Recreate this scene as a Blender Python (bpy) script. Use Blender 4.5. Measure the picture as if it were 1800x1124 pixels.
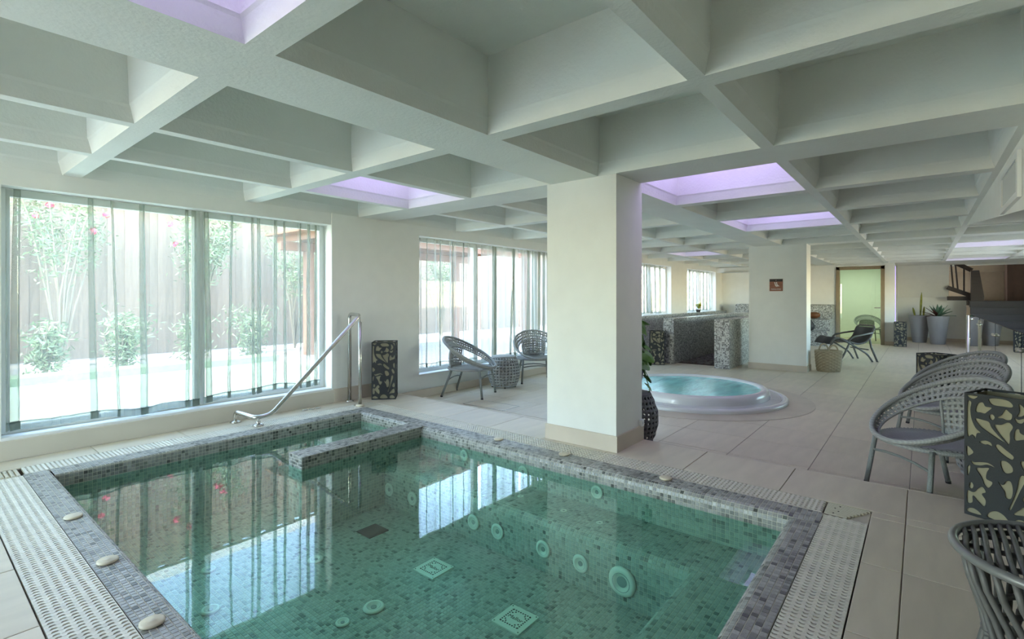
import bpy, bmesh, math, random
import numpy as np
from mathutils import Vector, Matrix
random.seed(7); np.random.seed(7)
for o in list(bpy.data.objects): bpy.data.objects.remove(o)
sc = bpy.context.scene
C = sc.collection
PI = math.pi

# ------------------------------------------------------------------ camera
cam = bpy.data.cameras.new('camera'); cam.lens = 886/1800*36; cam.sensor_width = 36
cam.shift_y = -39/1800; cam.clip_start = .02; cam.clip_end = 200
co = bpy.data.objects.new('camera', cam); C.objects.link(co)
co.location = (0, 0, 1.33); co.rotation_euler = (PI/2, 0, -math.radians(90-39.1))
sc.camera = co
# ------------------------------------------------------------------ world, sun, exposure
SKY, SUN, EXPO = .85, 3.0, 2.33
w = bpy.data.worlds.new('world'); sc.world = w; w.use_nodes = True
nt = w.node_tree; bg = nt.nodes['Background']
sky = nt.nodes.new('ShaderNodeTexSky')
try:
    sky.sky_type = 'NISHITA'
except Exception:
    pass
try:
    sky.sun_disc = False; sky.sun_elevation = math.radians(58); sky.sun_rotation = math.radians(200); sky.air_density = 1.0; sky.dust_density = .3
except Exception:
    pass
tint = nt.nodes.new('ShaderNodeMixRGB'); tint.blend_type = 'MULTIPLY'; tint.inputs[0].default_value = 1; tint.inputs[2].default_value = (1.08, 1.02, .93, 1)   # hazy warm summer sky
nt.links.new(sky.outputs[0], tint.inputs[1]); nt.links.new(tint.outputs[0], bg.inputs[0]); bg.inputs[1].default_value = SKY
sl = bpy.data.lights.new('sun', 'SUN'); sl.energy = SUN; sl.angle = .01; sl.color = (1, .93, .82)
so = bpy.data.objects.new('sun', sl); C.objects.link(so)
so.rotation_euler = Vector((.47, -.04, -.88)).to_track_quat('-Z', 'Y').to_euler()
vs = sc.view_settings
vs.view_transform = 'Standard'; vs.look = 'None'; vs.gamma = 1; vs.exposure = EXPO; vs.use_curve_mapping = False
cy = sc.cycles
cy.max_bounces = 10; cy.diffuse_bounces = 6; cy.glossy_bounces = 4; cy.transparent_max_bounces = 24; cy.transmission_bounces = 6
cy.sample_clamp_indirect = 6; cy.caustics_reflective = False; cy.caustics_refractive = False

# ------------------------------------------------------------------ materials
def newmat(name):
    m = bpy.data.materials.new(name); m.use_nodes = True
    return m, m.node_tree, m.node_tree.nodes['Principled BSDF']
def mat(name, col, rough=.6, metal=0, var=0, vscale=6, bump=0, bscale=40, stretch=None, spec=.5, rnd=0, trans=0):
    m, t, p = newmat(name)
    p.inputs['Base Color'].default_value = (*col, 1); p.inputs['Roughness'].default_value = rough
    p.inputs['Metallic'].default_value = metal; p.inputs['Specular IOR Level'].default_value = spec
    tc = t.nodes.new('ShaderNodeTexCoord'); mp = t.nodes.new('ShaderNodeMapping')
    t.links.new(tc.outputs['Object'], mp.inputs[0])
    if stretch: mp.inputs['Scale'].default_value = stretch
    last = None
    if rnd:
        oi = t.nodes.new('ShaderNodeObjectInfo')
        t.links.new(oi.outputs['Random'], mp.inputs['Location']) if False else None
    if var:
        n = t.nodes.new('ShaderNodeTexNoise'); n.inputs['Scale'].default_value = vscale; n.inputs['Detail'].default_value = 5
        t.links.new(mp.outputs[0], n.inputs['Vector'])
        r = t.nodes.new('ShaderNodeValToRGB')
        r.color_ramp.elements[0].position = .3; r.color_ramp.elements[1].position = .7
        r.color_ramp.elements[0].color = (*[c*(1-var) for c in col], 1)
        r.color_ramp.elements[1].color = (*[min(1, c*(1+var)) for c in col], 1)
        t.links.new(n.outputs[0], r.inputs[0]); last = r.outputs[0]
    if rnd:
        hs = t.nodes.new('ShaderNodeHueSaturation'); mr = t.nodes.new('ShaderNodeMapRange')
        mr.inputs[3].default_value = 1-rnd; mr.inputs[4].default_value = 1+rnd
        t.links.new(oi.outputs['Random'], mr.inputs[0]); t.links.new(mr.outputs[0], hs.inputs['Value'])
        if last: t.links.new(last, hs.inputs['Color'])
        else: hs.inputs['Color'].default_value = (*col, 1)
        last = hs.outputs[0]
    if last: t.links.new(last, p.inputs['Base Color'])
    if bump:
        n2 = t.nodes.new('ShaderNodeTexNoise'); n2.inputs['Scale'].default_value = bscale; n2.inputs['Detail'].default_value = 4
        t.links.new(mp.outputs[0], n2.inputs['Vector'])
        b = t.nodes.new('ShaderNodeBump'); b.inputs['Strength'].default_value = bump; b.inputs['Distance'].default_value = .01
        t.links.new(n2.outputs[0], b.inputs['Height']); t.links.new(b.outputs[0], p.inputs['Normal'])
    if trans:
        tr = t.nodes.new('ShaderNodeBsdfTranslucent'); tr.inputs[0].default_value = (*col, 1)
        mx = t.nodes.new('ShaderNodeMixShader'); mx.inputs[0].default_value = trans
        t.links.new(p.outputs[0], mx.inputs[1]); t.links.new(tr.outputs[0], mx.inputs[2])
        t.links.new(mx.outputs[0], t.nodes['Material Output'].inputs[0])
    return m
def ramp_set(r, stops, const=False):
    cr = r.color_ramp
    if const: cr.interpolation = 'CONSTANT'
    while len(cr.elements) < len(stops): cr.elements.new(.5)
    for e, (p, c) in zip(cr.elements, stops): e.position = p; e.color = (*c, 1)
def mosaic(name, stops, src='island', rough=.35):
    m, t, p = newmat(name); p.inputs['Roughness'].default_value = rough
    r = t.nodes.new('ShaderNodeValToRGB'); ramp_set(r, stops)
    tc = t.nodes.new('ShaderNodeTexCoord')
    if src == 'island':
        g = t.nodes.new('ShaderNodeNewGeometry'); t.links.new(g.outputs['Random Per Island'], r.inputs[0])
    elif src == 'object':
        g = t.nodes.new('ShaderNodeObjectInfo'); t.links.new(g.outputs['Random'], r.inputs[0])
    else:                                                    # fine cells for distant mosaic
        mp = t.nodes.new('ShaderNodeVectorMath'); mp.operation = 'SCALE'; mp.inputs['Scale'].default_value = 1/src
        ad = t.nodes.new('ShaderNodeVectorMath'); ad.operation = 'ADD'; ad.inputs[1].default_value = (.31, .37, .43)
        fl = t.nodes.new('ShaderNodeVectorMath'); fl.operation = 'FLOOR'
        wn = t.nodes.new('ShaderNodeTexWhiteNoise')
        t.links.new(tc.outputs['Object'], mp.inputs[0]); t.links.new(mp.outputs[0], ad.inputs[0])
        t.links.new(ad.outputs[0], fl.inputs[0]); t.links.new(fl.outputs[0], wn.inputs['Vector']); t.links.new(wn.outputs['Value'], r.inputs[0])
    n = t.nodes.new('ShaderNodeTexNoise'); n.inputs['Scale'].default_value = 90; n.inputs['Detail'].default_value = 3
    t.links.new(tc.outputs['Object'], n.inputs['Vector'])
    mx = t.nodes.new('ShaderNodeMixRGB'); mx.blend_type = 'MULTIPLY'; mx.inputs[0].default_value = .45
    t.links.new(r.outputs[0], mx.inputs[1]); t.links.new(n.outputs[0], mx.inputs[2]); t.links.new(mx.outputs[0], p.inputs['Base Color'])
    return m
def fresnel_glass(name, tint, ior=1.45, rough=0, gl=(1, 1, 1), bump=0, bscale=8, boost=1, dist=.02):
    m = bpy.data.materials.new(name); m.use_nodes = True; t = m.node_tree; t.nodes.clear()
    out = t.nodes.new('ShaderNodeOutputMaterial'); mx = t.nodes.new('ShaderNodeMixShader')
    tr = t.nodes.new('ShaderNodeBsdfTransparent'); tr.inputs[0].default_value = (*tint, 1)
    g = t.nodes.new('ShaderNodeBsdfGlossy'); g.inputs['Roughness'].default_value = rough; g.inputs[0].default_value = (*gl, 1)
    f = t.nodes.new('ShaderNodeLayerWeight'); f.inputs['Blend'].default_value = .5; f0 = ((ior-1)/(ior+1))**2
    pw = t.nodes.new('ShaderNodeMath'); pw.operation = 'POWER'; pw.inputs[1].default_value = 5; t.links.new(f.outputs['Facing'], pw.inputs[0])
    ma = t.nodes.new('ShaderNodeMath'); ma.operation = 'MULTIPLY_ADD'; ma.inputs[1].default_value = 1-f0; ma.inputs[2].default_value = f0; t.links.new(pw.outputs[0], ma.inputs[0])
    if bump:
        n = t.nodes.new('ShaderNodeTexNoise'); n.inputs['Scale'].default_value = bscale; n.inputs['Detail'].default_value = 2
        tc = t.nodes.new('ShaderNodeTexCoord'); t.links.new(tc.outputs['Object'], n.inputs['Vector'])
        b = t.nodes.new('ShaderNodeBump'); b.inputs['Strength'].default_value = bump; b.inputs['Distance'].default_value = dist
        t.links.new(n.outputs[0], b.inputs['Height'])
        t.links.new(b.outputs[0], g.inputs['Normal']); t.links.new(b.outputs[0], f.inputs['Normal'])
    fo = ma.outputs[0]
    if boost != 1:
        mm = t.nodes.new('ShaderNodeMath'); mm.operation = 'MULTIPLY'; mm.inputs[1].default_value = boost; mm.use_clamp = True
        t.links.new(fo, mm.inputs[0]); fo = mm.outputs[0]
    t.links.new(fo, mx.inputs[0]); t.links.new(tr.outputs[0], mx.inputs[1]); t.links.new(g.outputs[0], mx.inputs[2])
    t.links.new(mx.outputs[0], out.inputs[0])
    return m
def sheer(name, col, fac):
    m = bpy.data.materials.new(name); m.use_nodes = True; t = m.node_tree; t.nodes.clear()
    out = t.nodes.new('ShaderNodeOutputMaterial')
    tr = t.nodes.new('ShaderNodeBsdfTransparent'); tr.inputs[0].default_value = (.86, .87, .84, 1)
    d = t.nodes.new('ShaderNodeBsdfDiffuse'); d.inputs[0].default_value = (*col, 1)
    l = t.nodes.new('ShaderNodeBsdfTranslucent'); l.inputs[0].default_value = (*col, 1)
    a = t.nodes.new('ShaderNodeMixShader'); a.inputs[0].default_value = .7
    t.links.new(d.outputs[0], a.inputs[1]); t.links.new(l.outputs[0], a.inputs[2])
    b = t.nodes.new('ShaderNodeMixShader')
    wv = t.nodes.new('ShaderNodeTexWave'); wv.inputs['Scale'].default_value = 60; wv.inputs['Distortion'].default_value = 2
    tc = t.nodes.new('ShaderNodeTexCoord'); t.links.new(tc.outputs['Object'], wv.inputs['Vector'])
    mr = t.nodes.new('ShaderNodeMapRange'); mr.inputs[3].default_value = fac*.85; mr.inputs[4].default_value = fac*1.15
    t.links.new(wv.outputs[1], mr.inputs[0])
    lw = t.nodes.new('ShaderNodeLayerWeight'); lw.inputs['Blend'].default_value = .5
    pw = t.nodes.new('ShaderNodeMath'); pw.operation = 'POWER'; pw.inputs[1].default_value = 2.0; t.links.new(lw.outputs['Facing'], pw.inputs[0])
    ma = t.nodes.new('ShaderNodeMath'); ma.operation = 'MULTIPLY_ADD'; ma.inputs[1].default_value = .75; ma.use_clamp = True
    t.links.new(pw.outputs[0], ma.inputs[0]); t.links.new(mr.outputs[0], ma.inputs[2]); t.links.new(ma.outputs[0], b.inputs[0])
    t.links.new(tr.outputs[0], b.inputs[1]); t.links.new(a.outputs[0], b.inputs[2]); t.links.new(b.outputs[0], out.inputs[0])
    return m
def emit(name, col, st):
    m = bpy.data.materials.new(name); m.use_nodes = True; t = m.node_tree; t.nodes.clear()
    out = t.nodes.new('ShaderNodeOutputMaterial'); e = t.nodes.new('ShaderNodeEmission')
    e.inputs[0].default_value = (*col, 1); e.inputs[1].default_value = st; t.links.new(e.outputs[0], out.inputs[0])
    return m
def wicker(name, col, sc_=160):
    m, t, p = newmat(name); p.inputs['Roughness'].default_value = .55
    tc = t.nodes.new('ShaderNodeTexCoord')
    outs = []
    for d in ('X', 'Z'):
        wv = t.nodes.new('ShaderNodeTexWave'); wv.inputs['Scale'].default_value = sc_/6; wv.inputs['Distortion'].default_value = 1.2
        wv.bands_direction = d; t.links.new(tc.outputs['Object'], wv.inputs['Vector']); outs.append(wv)
    mu = t.nodes.new('ShaderNodeMath'); mu.operation = 'ADD'
    t.links.new(outs[0].outputs[1], mu.inputs[0]); t.links.new(outs[1].outputs[1], mu.inputs[1])
    r = t.nodes.new('ShaderNodeValToRGB'); ramp_set(r, [(.2, tuple(c*.82 for c in col)), (.9, tuple(c*1.1 for c in col))])
    hf = t.nodes.new('ShaderNodeMath'); hf.operation = 'MULTIPLY'; hf.inputs[1].default_value = .5
    t.links.new(mu.outputs[0], hf.inputs[0]); t.links.new(hf.outputs[0], r.inputs[0]); t.links.new(r.outputs[0], p.inputs['Base Color'])
    b = t.nodes.new('ShaderNodeBump'); b.inputs['Strength'].default_value = .25; b.inputs['Distance'].default_value = .003
    t.links.new(mu.outputs[0], b.inputs['Height']); t.links.new(b.outputs[0], p.inputs['Normal'])
    return m

WALL = mat('painted_wall', (.82, .83, .79), .75, bump=.05, bscale=60, var=.02)
CEIL = mat('painted_concrete', (.80, .81, .76), .8, bump=.25, bscale=55, var=.03, vscale=3)
TILE = mat('floor_tile', (.69, .605, .465), .42, var=.07, vscale=2.2, stretch=(1, 5, 1), rnd=.05, bump=.02, bscale=30)
GROUT = mat('grout_beige', (.34, .30, .25), .9)
SKIRT = mat('skirting_tile', (.62, .54, .44), .5, var=.06, vscale=3)
APRON = mat('window_apron_tile', (.60, .55, .46), .5, var=.05, vscale=2)
WHITE = mat('white_frame', (.82, .84, .82), .35)
SILL = mat('white_sill', (.80, .80, .77), .4)
MOS_ST = [(0, (.08, .08, .07)), (.07, (.18, .185, .16)), (.3, (.33, .33, .30)), (.75, (.43, .425, .39)), (1, (.54, .53, .49))]
MOS = mosaic('mosaic_grey', MOS_ST); MOS1 = mosaic('mosaic_grey_single', MOS_ST, 'object')
MOSU = mosaic('mosaic_pool_floor', [(0, (.12, .15, .14)), (.06, (.27, .31, .28)), (.3, (.41, .46, .42)), (1, (.53, .59, .54))])
MGROUT = mat('mosaic_grout', (.60, .58, .47), .9)
MOSF = mosaic('mosaic_fine', [(0, (.17, .17, .16)), (.4, (.34, .34, .32)), (.6, (.60, .61, .57)), (1, (.80, .81, .76))], .019)
MOSW = mosaic('mosaic_pale', [(0, (.14, .13, .13)), (.35, (.24, .23, .23)), (.5, (.66, .65, .63)), (1, (.78, .77, .74))], .027)
WATER = fresnel_glass('pool_water', (.63, .93, .80), 1.42, 0, bump=.06, bscale=3, dist=.01)
TUBW = mat('turquoise_water', (.17, .66, .63), .12, var=.25, vscale=2.5, stretch=(1, 4, 1), bump=.5, bscale=7)
GLASS = fresnel_glass('window_glass', (.965, .975, .965), 1.45)
RGLASS = fresnel_glass('railing_glass', (.80, .87, .83), 1.5, boost=2.2)
GDOOR = fresnel_glass('green_door_glass', (.80, .92, .80), 1.45)
SHEER = sheer('sheer_voile', (.42, .45, .41), .27)
SHEERW = sheer('sheer_voile_white', (.52, .54, .48), .44)
HEM = sheer('sheer_hem', (.45, .50, .46), .45)
STEEL = mat('brushed_steel', (.62, .60, .56), .25, 1)
FILI = mat('lantern_metal', (.030, .034, .036), .75, 0, bump=.1, bscale=200)
PAPER = mat('lantern_paper', (.44, .41, .28), .8, var=.08, vscale=20, trans=.3)
WICK = wicker('grey_wicker', (.31, .32, .315)); WICKD = wicker('dark_grey_wicker', (.12, .125, .125))
POLE = mat('grey_wrapped_tube', (.22, .235, .225), .5, bump=.6, bscale=120)
GRATE = mat('grating_plastic', (.72, .675, .56), .45, var=.06, vscale=30, rnd=.06)
GRATEC = mat('grating_corner_plastic', (.60, .55, .42), .45, var=.05)
DARK = mat('dark_channel', (.06, .045, .03), .9)
BUTTON = mat('cream_button', (.66, .58, .42), .4, var=.05)
JETM = mat('white_jet_plastic', (.74, .76, .68), .35)
ACRY = mat('white_acrylic', (.74, .74, .72), .2)
LEAF = mat('green_leaf', (.10, .24, .04), .4, var=.35, vscale=8, rnd=.25)
LEAFY = mat('yellow_green_leaf', (.42, .44, .04), .4, var=.4, vscale=20)
AGAVE = mat('agave_leaf', (.10, .20, .13), .5, var=.3, vscale=10, rnd=.2)
REDLEAF = mat('dark_red_leaf', (.09, .035, .03), .5, var=.3)
POT = mat('grey_planter', (.30, .30, .31), .5, var=.05); POTD = mat('dark_pot', (.035, .035, .035), .5)
SOIL = mat('soil', (.05, .035, .025), .95)
BASK = wicker('palm_basket', (.42, .345, .225), 220)
RATT = mat('grey_rattan', (.13, .13, .12), .45, var=.2, vscale=30)
SLING = mat('dark_sling', (.05, .05, .055), .6, bump=.3, bscale=200)
WOODD = mat('dark_stair_wood', (.022, .011, .008), .35, var=.3, vscale=4, stretch=(1, 1, 8))
TREAD = mat('grey_stair_carpet', (.10, .10, .105), .9, bump=.3, bscale=200)
BROWN = mat('brown_wall_panel', (.27, .195, .14), .7, var=.06); DBROWN = mat('dark_brown_wall', (.07, .035, .025), .6, var=.1)
OAK = mat('oak_door_frame', (.30, .235, .15), .5, var=.12, vscale=5, stretch=(6, 6, 1))
SIGN = mat('sign_wood', (.27, .09, .045), .5, var=.25, vscale=14, stretch=(1, 1, 5)); SIGND = mat('sign_dark_band', (.02, .014, .012), .5)
SIGNW = mat('sign_white_ink', (.75, .68, .62), .6)
PEB = mat('dark_pebbles', (.10, .085, .08), .5, var=.5, vscale=25, bump=.8, bscale=30)
FENCE = mat('weathered_fence', (.19, .14, .10), .9, var=.2, vscale=3, stretch=(6, 6, .6), rnd=.18)
PAVE = mat('pale_paving', (.42, .40, .37), .8, var=.06)
OUTW = mat('outdoor_pool_water', (.42, .50, .40), .15, var=.1, vscale=2, bump=.1, bscale=4)
OUTT = mat('outdoor_pool_edge', (.24, .33, .21), .4, var=.15, vscale=12)
SHRUB = mat('shrub_leaf', (.15, .20, .10), .5, var=.45, vscale=4); STEM = mat('shrub_stem', (.24, .2, .14), .9)
PINK = mat('pink_flower', (.75, .10, .18), .6)
PERG = mat('pergola_wood', (.26, .13, .08), .6, var=.15, vscale=3)
METVENT = mat('grey_vent', (.55, .58, .57), .45)
LED = emit('violet_led', (.60, .48, 1.0), .62)
LEDS = emit('violet_led_strip', (.56, .42, 1.0), .35)
LAMPW = emit('added_lamp_white', (1, .98, .90), 3.2)  # glow of the lamp added in the side room

# ------------------------------------------------------------------ builders
class MB:
    def __init__(s): s.v = []; s.f = []
    def add(s, vs_, fs): b = len(s.v); s.v += [tuple(p) for p in vs_]; s.f += [tuple(i+b for i in f) for f in fs]; return s
    def box(s, x0, y0, z0, x1, y1, z1):
        return s.add([(x0,y0,z0),(x1,y0,z0),(x1,y1,z0),(x0,y1,z0),(x0,y0,z1),(x1,y0,z1),(x1,y1,z1),(x0,y1,z1)],
                     [(0,3,2,1),(4,5,6,7),(0,1,5,4),(1,2,6,5),(2,3,7,6),(3,0,4,7)])
    def bbox(s, x0, y0, z0, x1, y1, z1, b=.004):            # box with bevelled top edge
        v = []
        for z, d in ((z0, 0), (z1-b, 0), (z1, b)):
            v += [(x0+d,y0+d,z),(x1-d,y0+d,z),(x1-d,y1-d,z),(x0+d,y1-d,z)]
        f = [(3,2,1,0),(8,9,10,11)]
        for k in (0, 4):
            for i in range(4): j = (i+1) % 4; f.append((k+i, k+j, k+j+4, k+i+4))
        return s.add(v, f)
    def tube(s, pts, r, n=10, closed=False, caps=True):
        pts = [Vector(p) for p in pts]; m = len(pts); rr = r if isinstance(r, (list, tuple)) else [r]*m
        tang = []
        for i in range(m):
            a = pts[(i-1) % m] if (closed or i > 0) else pts[i]; b = pts[(i+1) % m] if (closed or i < m-1) else pts[i]
            t_ = (b-a); tang.append(t_.normalized() if t_.length > 1e-9 else Vector((0,0,1)))
        up = Vector((0,0,1)) if abs(tang[0].z) < .9 else Vector((1,0,0))
        nrm = (up - tang[0]*up.dot(tang[0])).normalized(); base = len(s.v)
        for i in range(m):
            nrm = (nrm - tang[i]*nrm.dot(tang[i])).normalized(); bn = tang[i].cross(nrm)
            for k in range(n):
                a = 2*PI*k/n; s.v.append(tuple(pts[i] + (nrm*math.cos(a)+bn*math.sin(a))*rr[i]))
        for i in range(m if closed else m-1):
            j = (i+1) % m
            for k in range(n): l = (k+1) % n; s.f.append((base+i*n+k, base+i*n+l, base+j*n+l, base+j*n+k))
        if caps and not closed:
            s.f.append(tuple(base+k for k in range(n))[::-1]); s.f.append(tuple(base+(m-1)*n+k for k in range(n)))
        return s
    def lathe(s, prof, n=32, c=(0,0,0), a0=0, a1=2*PI, cap=True):
        full = abs(a1-a0-2*PI) < 1e-6; base = len(s.v); m = n if full else n+1
        for (r, z) in prof:
            for k in range(m):
                a = a0+(a1-a0)*k/n; s.v.append((c[0]+r*math.cos(a), c[1]+r*math.sin(a), c[2]+z))
        for i in range(len(prof)-1):
            for k in range(n):
                l = (k+1) % m; s.f.append((base+i*m+k, base+i*m+l, base+(i+1)*m+l, base+(i+1)*m+k))
        if cap and full:
            if prof[0][0] > 1e-4: s.f.append(tuple(base+k for k in range(m))[::-1])
            if prof[-1][0] > 1e-4: s.f.append(tuple(base+(len(prof)-1)*m+k for k in range(m)))
        return s
    def prism(s, poly, f3):                                  # poly 2D -> two 3D rings via f3(p, 0|1)
        n = len(poly); a = [f3(p, 0) for p in poly]; b = [f3(p, 1) for p in poly]
        return s.add(a+b, [tuple(range(n))[::-1], tuple(range(n, 2*n))]+[(i,(i+1)%n,n+(i+1)%n,n+i) for i in range(n)])
    def mesh(s, name):
        me = bpy.data.meshes.new(name); me.from_pydata(s.v, [], s.f); me.update(); return me
    def build(s, name, m, parent=None, smooth=False, world=False, kind=None):
        if world and parent is not None:
            inv = WM[parent.name].inverted(); s.v = [tuple(inv @ Vector(p)) for p in s.v]
        me = s.mesh(name); me.materials.append(m)
        if smooth:
            me.polygons.foreach_set('use_smooth', [True]*len(me.polygons))
        return obj(name, me, parent, kind)
WM = {}
def obj(name, me, parent=None, kind=None):
    o = bpy.data.objects.new(name, me); C.objects.link(o)
    if parent is not None: o.parent = parent
    if kind: o['kind'] = kind
    WM[o.name] = WM[parent.name] if parent is not None else Matrix()
    return o
def thing(name, label, cat, loc=(0,0,0), rz=0, group=None, kind=None):
    o = bpy.data.objects.new(name, None); C.objects.link(o); o.empty_display_size = .1
    o.location = loc; o.rotation_euler = (0, 0, rz); WM[o.name] = Matrix.Translation(loc) @ Matrix.Rotation(rz, 4, 'Z')
    return tag(o, label, cat, group, kind)
def tag(o, label, cat=None, group=None, kind=None):
    o['label'] = label
    if cat: o['category'] = cat
    if group: o['group'] = group
    if kind: o['kind'] = kind
    return o
def copy_tree(o, loc=None, rz=None, label=None, parent=None):
    c = o.copy(); C.objects.link(c); c.parent = parent
    if loc is not None: c.location = loc
    if rz is not None: c.rotation_euler = (0, 0, rz)
    if label: c['label'] = label
    for ch in o.children: copy_tree(ch, parent=c)
    return c
def link_copy(o, parent, loc, rot=None):
    c = o.copy(); C.objects.link(c); c.parent = parent; c.location = loc
    if rot is not None: c.rotation_euler = rot
    return c
def struct(o, label=None):
    o['kind'] = 'structure'
    if label: o['label'] = label
    return o
def smooth_poly(p, it=2):
    for _ in range(it):
        q = []
        for i in range(len(p)):
            a, b = p[i], p[(i+1) % len(p)]
            q += [(a[0]*.75+b[0]*.25, a[1]*.75+b[1]*.25), (a[0]*.25+b[0]*.75, a[1]*.25+b[1]*.75)]
        p = q
    return p
def catmull(p, k=4):
    n = len(p); out = []
    for i in range(n):
        a, b, c_, d = p[i-1], p[i], p[(i+1) % n], p[(i+2) % n]
        for j in range(k):
            t = j/k; out.append(tuple(.5*(2*b[x]+(c_[x]-a[x])*t+(2*a[x]-5*b[x]+4*c_[x]-d[x])*t*t+(3*b[x]-a[x]-3*c_[x]+d[x])*t**3) for x in (0, 1)))
    return out
def arc(a, b, n): return [a+(b-a)*i/(n-1) for i in range(n)]
def bend(pts, r=.06, n=5):                                    # round the corners of a polyline
    pts = [Vector(p) for p in pts]; out = [pts[0]]
    for i in range(1, len(pts)-1):
        a = (pts[i-1]-pts[i]); b = (pts[i+1]-pts[i]); d = min(r, a.length*.45, b.length*.45)
        p0 = pts[i]+a.normalized()*d; p2 = pts[i]+b.normalized()*d
        for k in range(n+1):
            t = k/n; out.append(p0*(1-t)**2 + pts[i]*2*t*(1-t) + p2*t*t)
    out.append(pts[-1]); return out
def text_mesh(name, s, size, m, parent, mtx, ext=.001, align='CENTER'):
    cu = bpy.data.curves.new(name, 'FONT'); cu.body = s; cu.size = size; cu.extrude = ext; cu.align_x = align; cu.align_y = 'CENTER'
    tmp = bpy.data.objects.new(name+'_tmp', cu); C.objects.link(tmp)
    dg = bpy.context.evaluated_depsgraph_get(); me = bpy.data.meshes.new_from_object(tmp.evaluated_get(dg))
    bpy.data.objects.remove(tmp); me.transform(mtx); me.materials.clear(); me.materials.append(m)
    return obj(name, me, parent)
def perf(surf, ns, nt_, hole=.6, closed=False, solid=None):
    v = {}; V = []; F = []
    def g(a, b):
        k = (a % (2*ns) if closed else a, b)
        if k not in v: v[k] = len(V); V.append(tuple(surf(k[0]/2/ns, b/2/nt_)))
        return v[k]
    off = [(-1,-1),(0,-1),(1,-1),(1,0),(1,1),(0,1),(-1,1),(-1,0)]
    for i in range(ns):
        for j in range(nt_):
            ci, cj = 2*i+1, 2*j+1; outer = [g(ci+a, cj+b) for a, b in off]
            if solid and solid(i, j): F.append(tuple(outer)); continue
            inner = []
            for k in range(8):
                an = math.atan2(off[k][1], off[k][0]); inner.append(len(V))
                V.append(tuple(surf((ci+hole*math.cos(an))/2/ns, (cj+hole*math.sin(an))/2/nt_)))
            for k in range(8): l = (k+1) % 8; F.append((outer[k], outer[l], inner[l], inner[k]))
    b = MB(); b.v = V; b.f = F; return b
def solidify(o, th, off=0):
    md = o.modifiers.new('thickness', 'SOLIDIFY'); md.thickness = th; md.offset = off; return o
def tiles_np(quads, gap, th, up=None):
    """quads (N,4,3) -> tile blocks (top + 4 sides) as verts / faces arrays"""
    q = np.asarray(quads, float); N = len(q); c = q.mean(1, keepdims=True)
    e1 = np.linalg.norm(q[:,1]-q[:,0], axis=1); e2 = np.linalg.norm(q[:,3]-q[:,0], axis=1)
    a = (q[:,1]-q[:,0])/e1[:,None]; b = (q[:,3]-q[:,0])/e2[:,None]; n = np.cross(a, b); n /= np.linalg.norm(n, axis=1)[:,None]
    sg = np.array([[-1,-1],[1,-1],[1,1],[-1,1]])
    lo = q - (a[:,None,:]*sg[None,:,0:1]+b[:,None,:]*sg[None,:,1:2])*gap/2
    hi = q - (a[:,None,:]*sg[None,:,0:1]+b[:,None,:]*sg[None,:,1:2])*(gap/2+th*.6) + n[:,None,:]*th
    V = np.concatenate([lo, hi], 1).reshape(-1, 3)
    t = np.array([[4,5,6,7],[0,1,5,4],[1,2,6,5],[2,3,7,6],[3,0,4,7]])
    F = (np.arange(N)[:,None,None]*8 + t[None]).reshape(-1, 4)
    return V, F
def np_obj(name, V, F, m, parent=None, kind=None, world=True):
    V = np.asarray(V, np.float64)
    if parent is not None and world:
        inv = np.array(WM[parent.name].inverted()); V = V @ inv[:3,:3].T + inv[:3,3]
    me = bpy.data.meshes.new(name); me.vertices.add(len(V)); me.vertices.foreach_set('co', V.astype(np.float32).ravel())
    me.loops.add(F.size); me.loops.foreach_set('vertex_index', F.astype(np.int32).ravel())
    me.polygons.add(len(F)); me.polygons.foreach_set('loop_start', np.arange(0, F.size, 4, dtype=np.int32))
    me.polygons.foreach_set('use_smooth', [False]*len(F)); me.update(calc_edges=True); me.materials.append(m)
    return obj(name, me, parent, kind)

# ================================================================== ROOM SHELL
DZ = .14; ZC = 2.28; WV = 5.18
U0, U1, V0 = -3.4, 17.5, -3.2
# --- ceiling (waffle slab)
ucof = [(-3.4,-1.9),(-1.79,-.54),(-.425,.835),(.95,2.197),(2.32,3.49),(3.93,5.10),(5.25,6.40),(6.54,7.78),(7.90,9.05),(9.17,10.2),
        (10.55,11.62),(11.75,12.85),(12.97,14.05),(14.17,15.2),(15.32,16.3),(16.42,17.3)]
vcof = [(-3.1,-1.66),(-1.59,-.485),(-.415,.72),(.795,1.97),(2.42,3.34),(3.42,4.26),(4.34,5.18)]
b = MB(); ub = sorted({U0, 20.4} | {x for c in ucof for x in c}); vb = sorted({V0, WV} | {x for c in vcof for x in c})
uc = set(ucof); vc = set(vcof)
for i in range(len(ub)-1):
    for j in range(len(vb)-1):
        a0, a1, b0, b1 = ub[i], ub[i+1], vb[j], vb[j+1]
        if (a0, a1) in uc and (b0, b1) in vc:
            lv = [(0, ZC), (.022, ZC+.075), (.03, ZC+.09), (.045, ZC+.43)]; base = len(b.v)
            for d, z in lv: b.v += [(a0+d,b0+d,z),(a1-d,b0+d,z),(a1-d,b1-d,z),(a0+d,b1-d,z)]
            for k in range(len(lv)-1):
                for q in range(4): r = (q+1) % 4; b.f.append((base+4*k+q, base+4*k+4+q, base+4*k+4+r, base+4*k+r))
            k = base+4*(len(lv)-1); b.f.append((k, k+1, k+2, k+3)[::-1])
        else:
            b.add([(a0,b0,ZC),(a0,b1,ZC),(a1,b1,ZC),(a1,b0,ZC)], [(0,1,2,3)])
ceil = struct(b.build('ceiling', CEIL), 'white waffle ceiling of deep square coffers')
struct(MB().box(U0-.3, V0-.3, 2.74, 22.5, 6.1, 3.1).build('added_roof_slab', CEIL), 'unseen concrete roof slab added above the coffers to block the sun')  # added above the view to keep the sun off the interior
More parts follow.
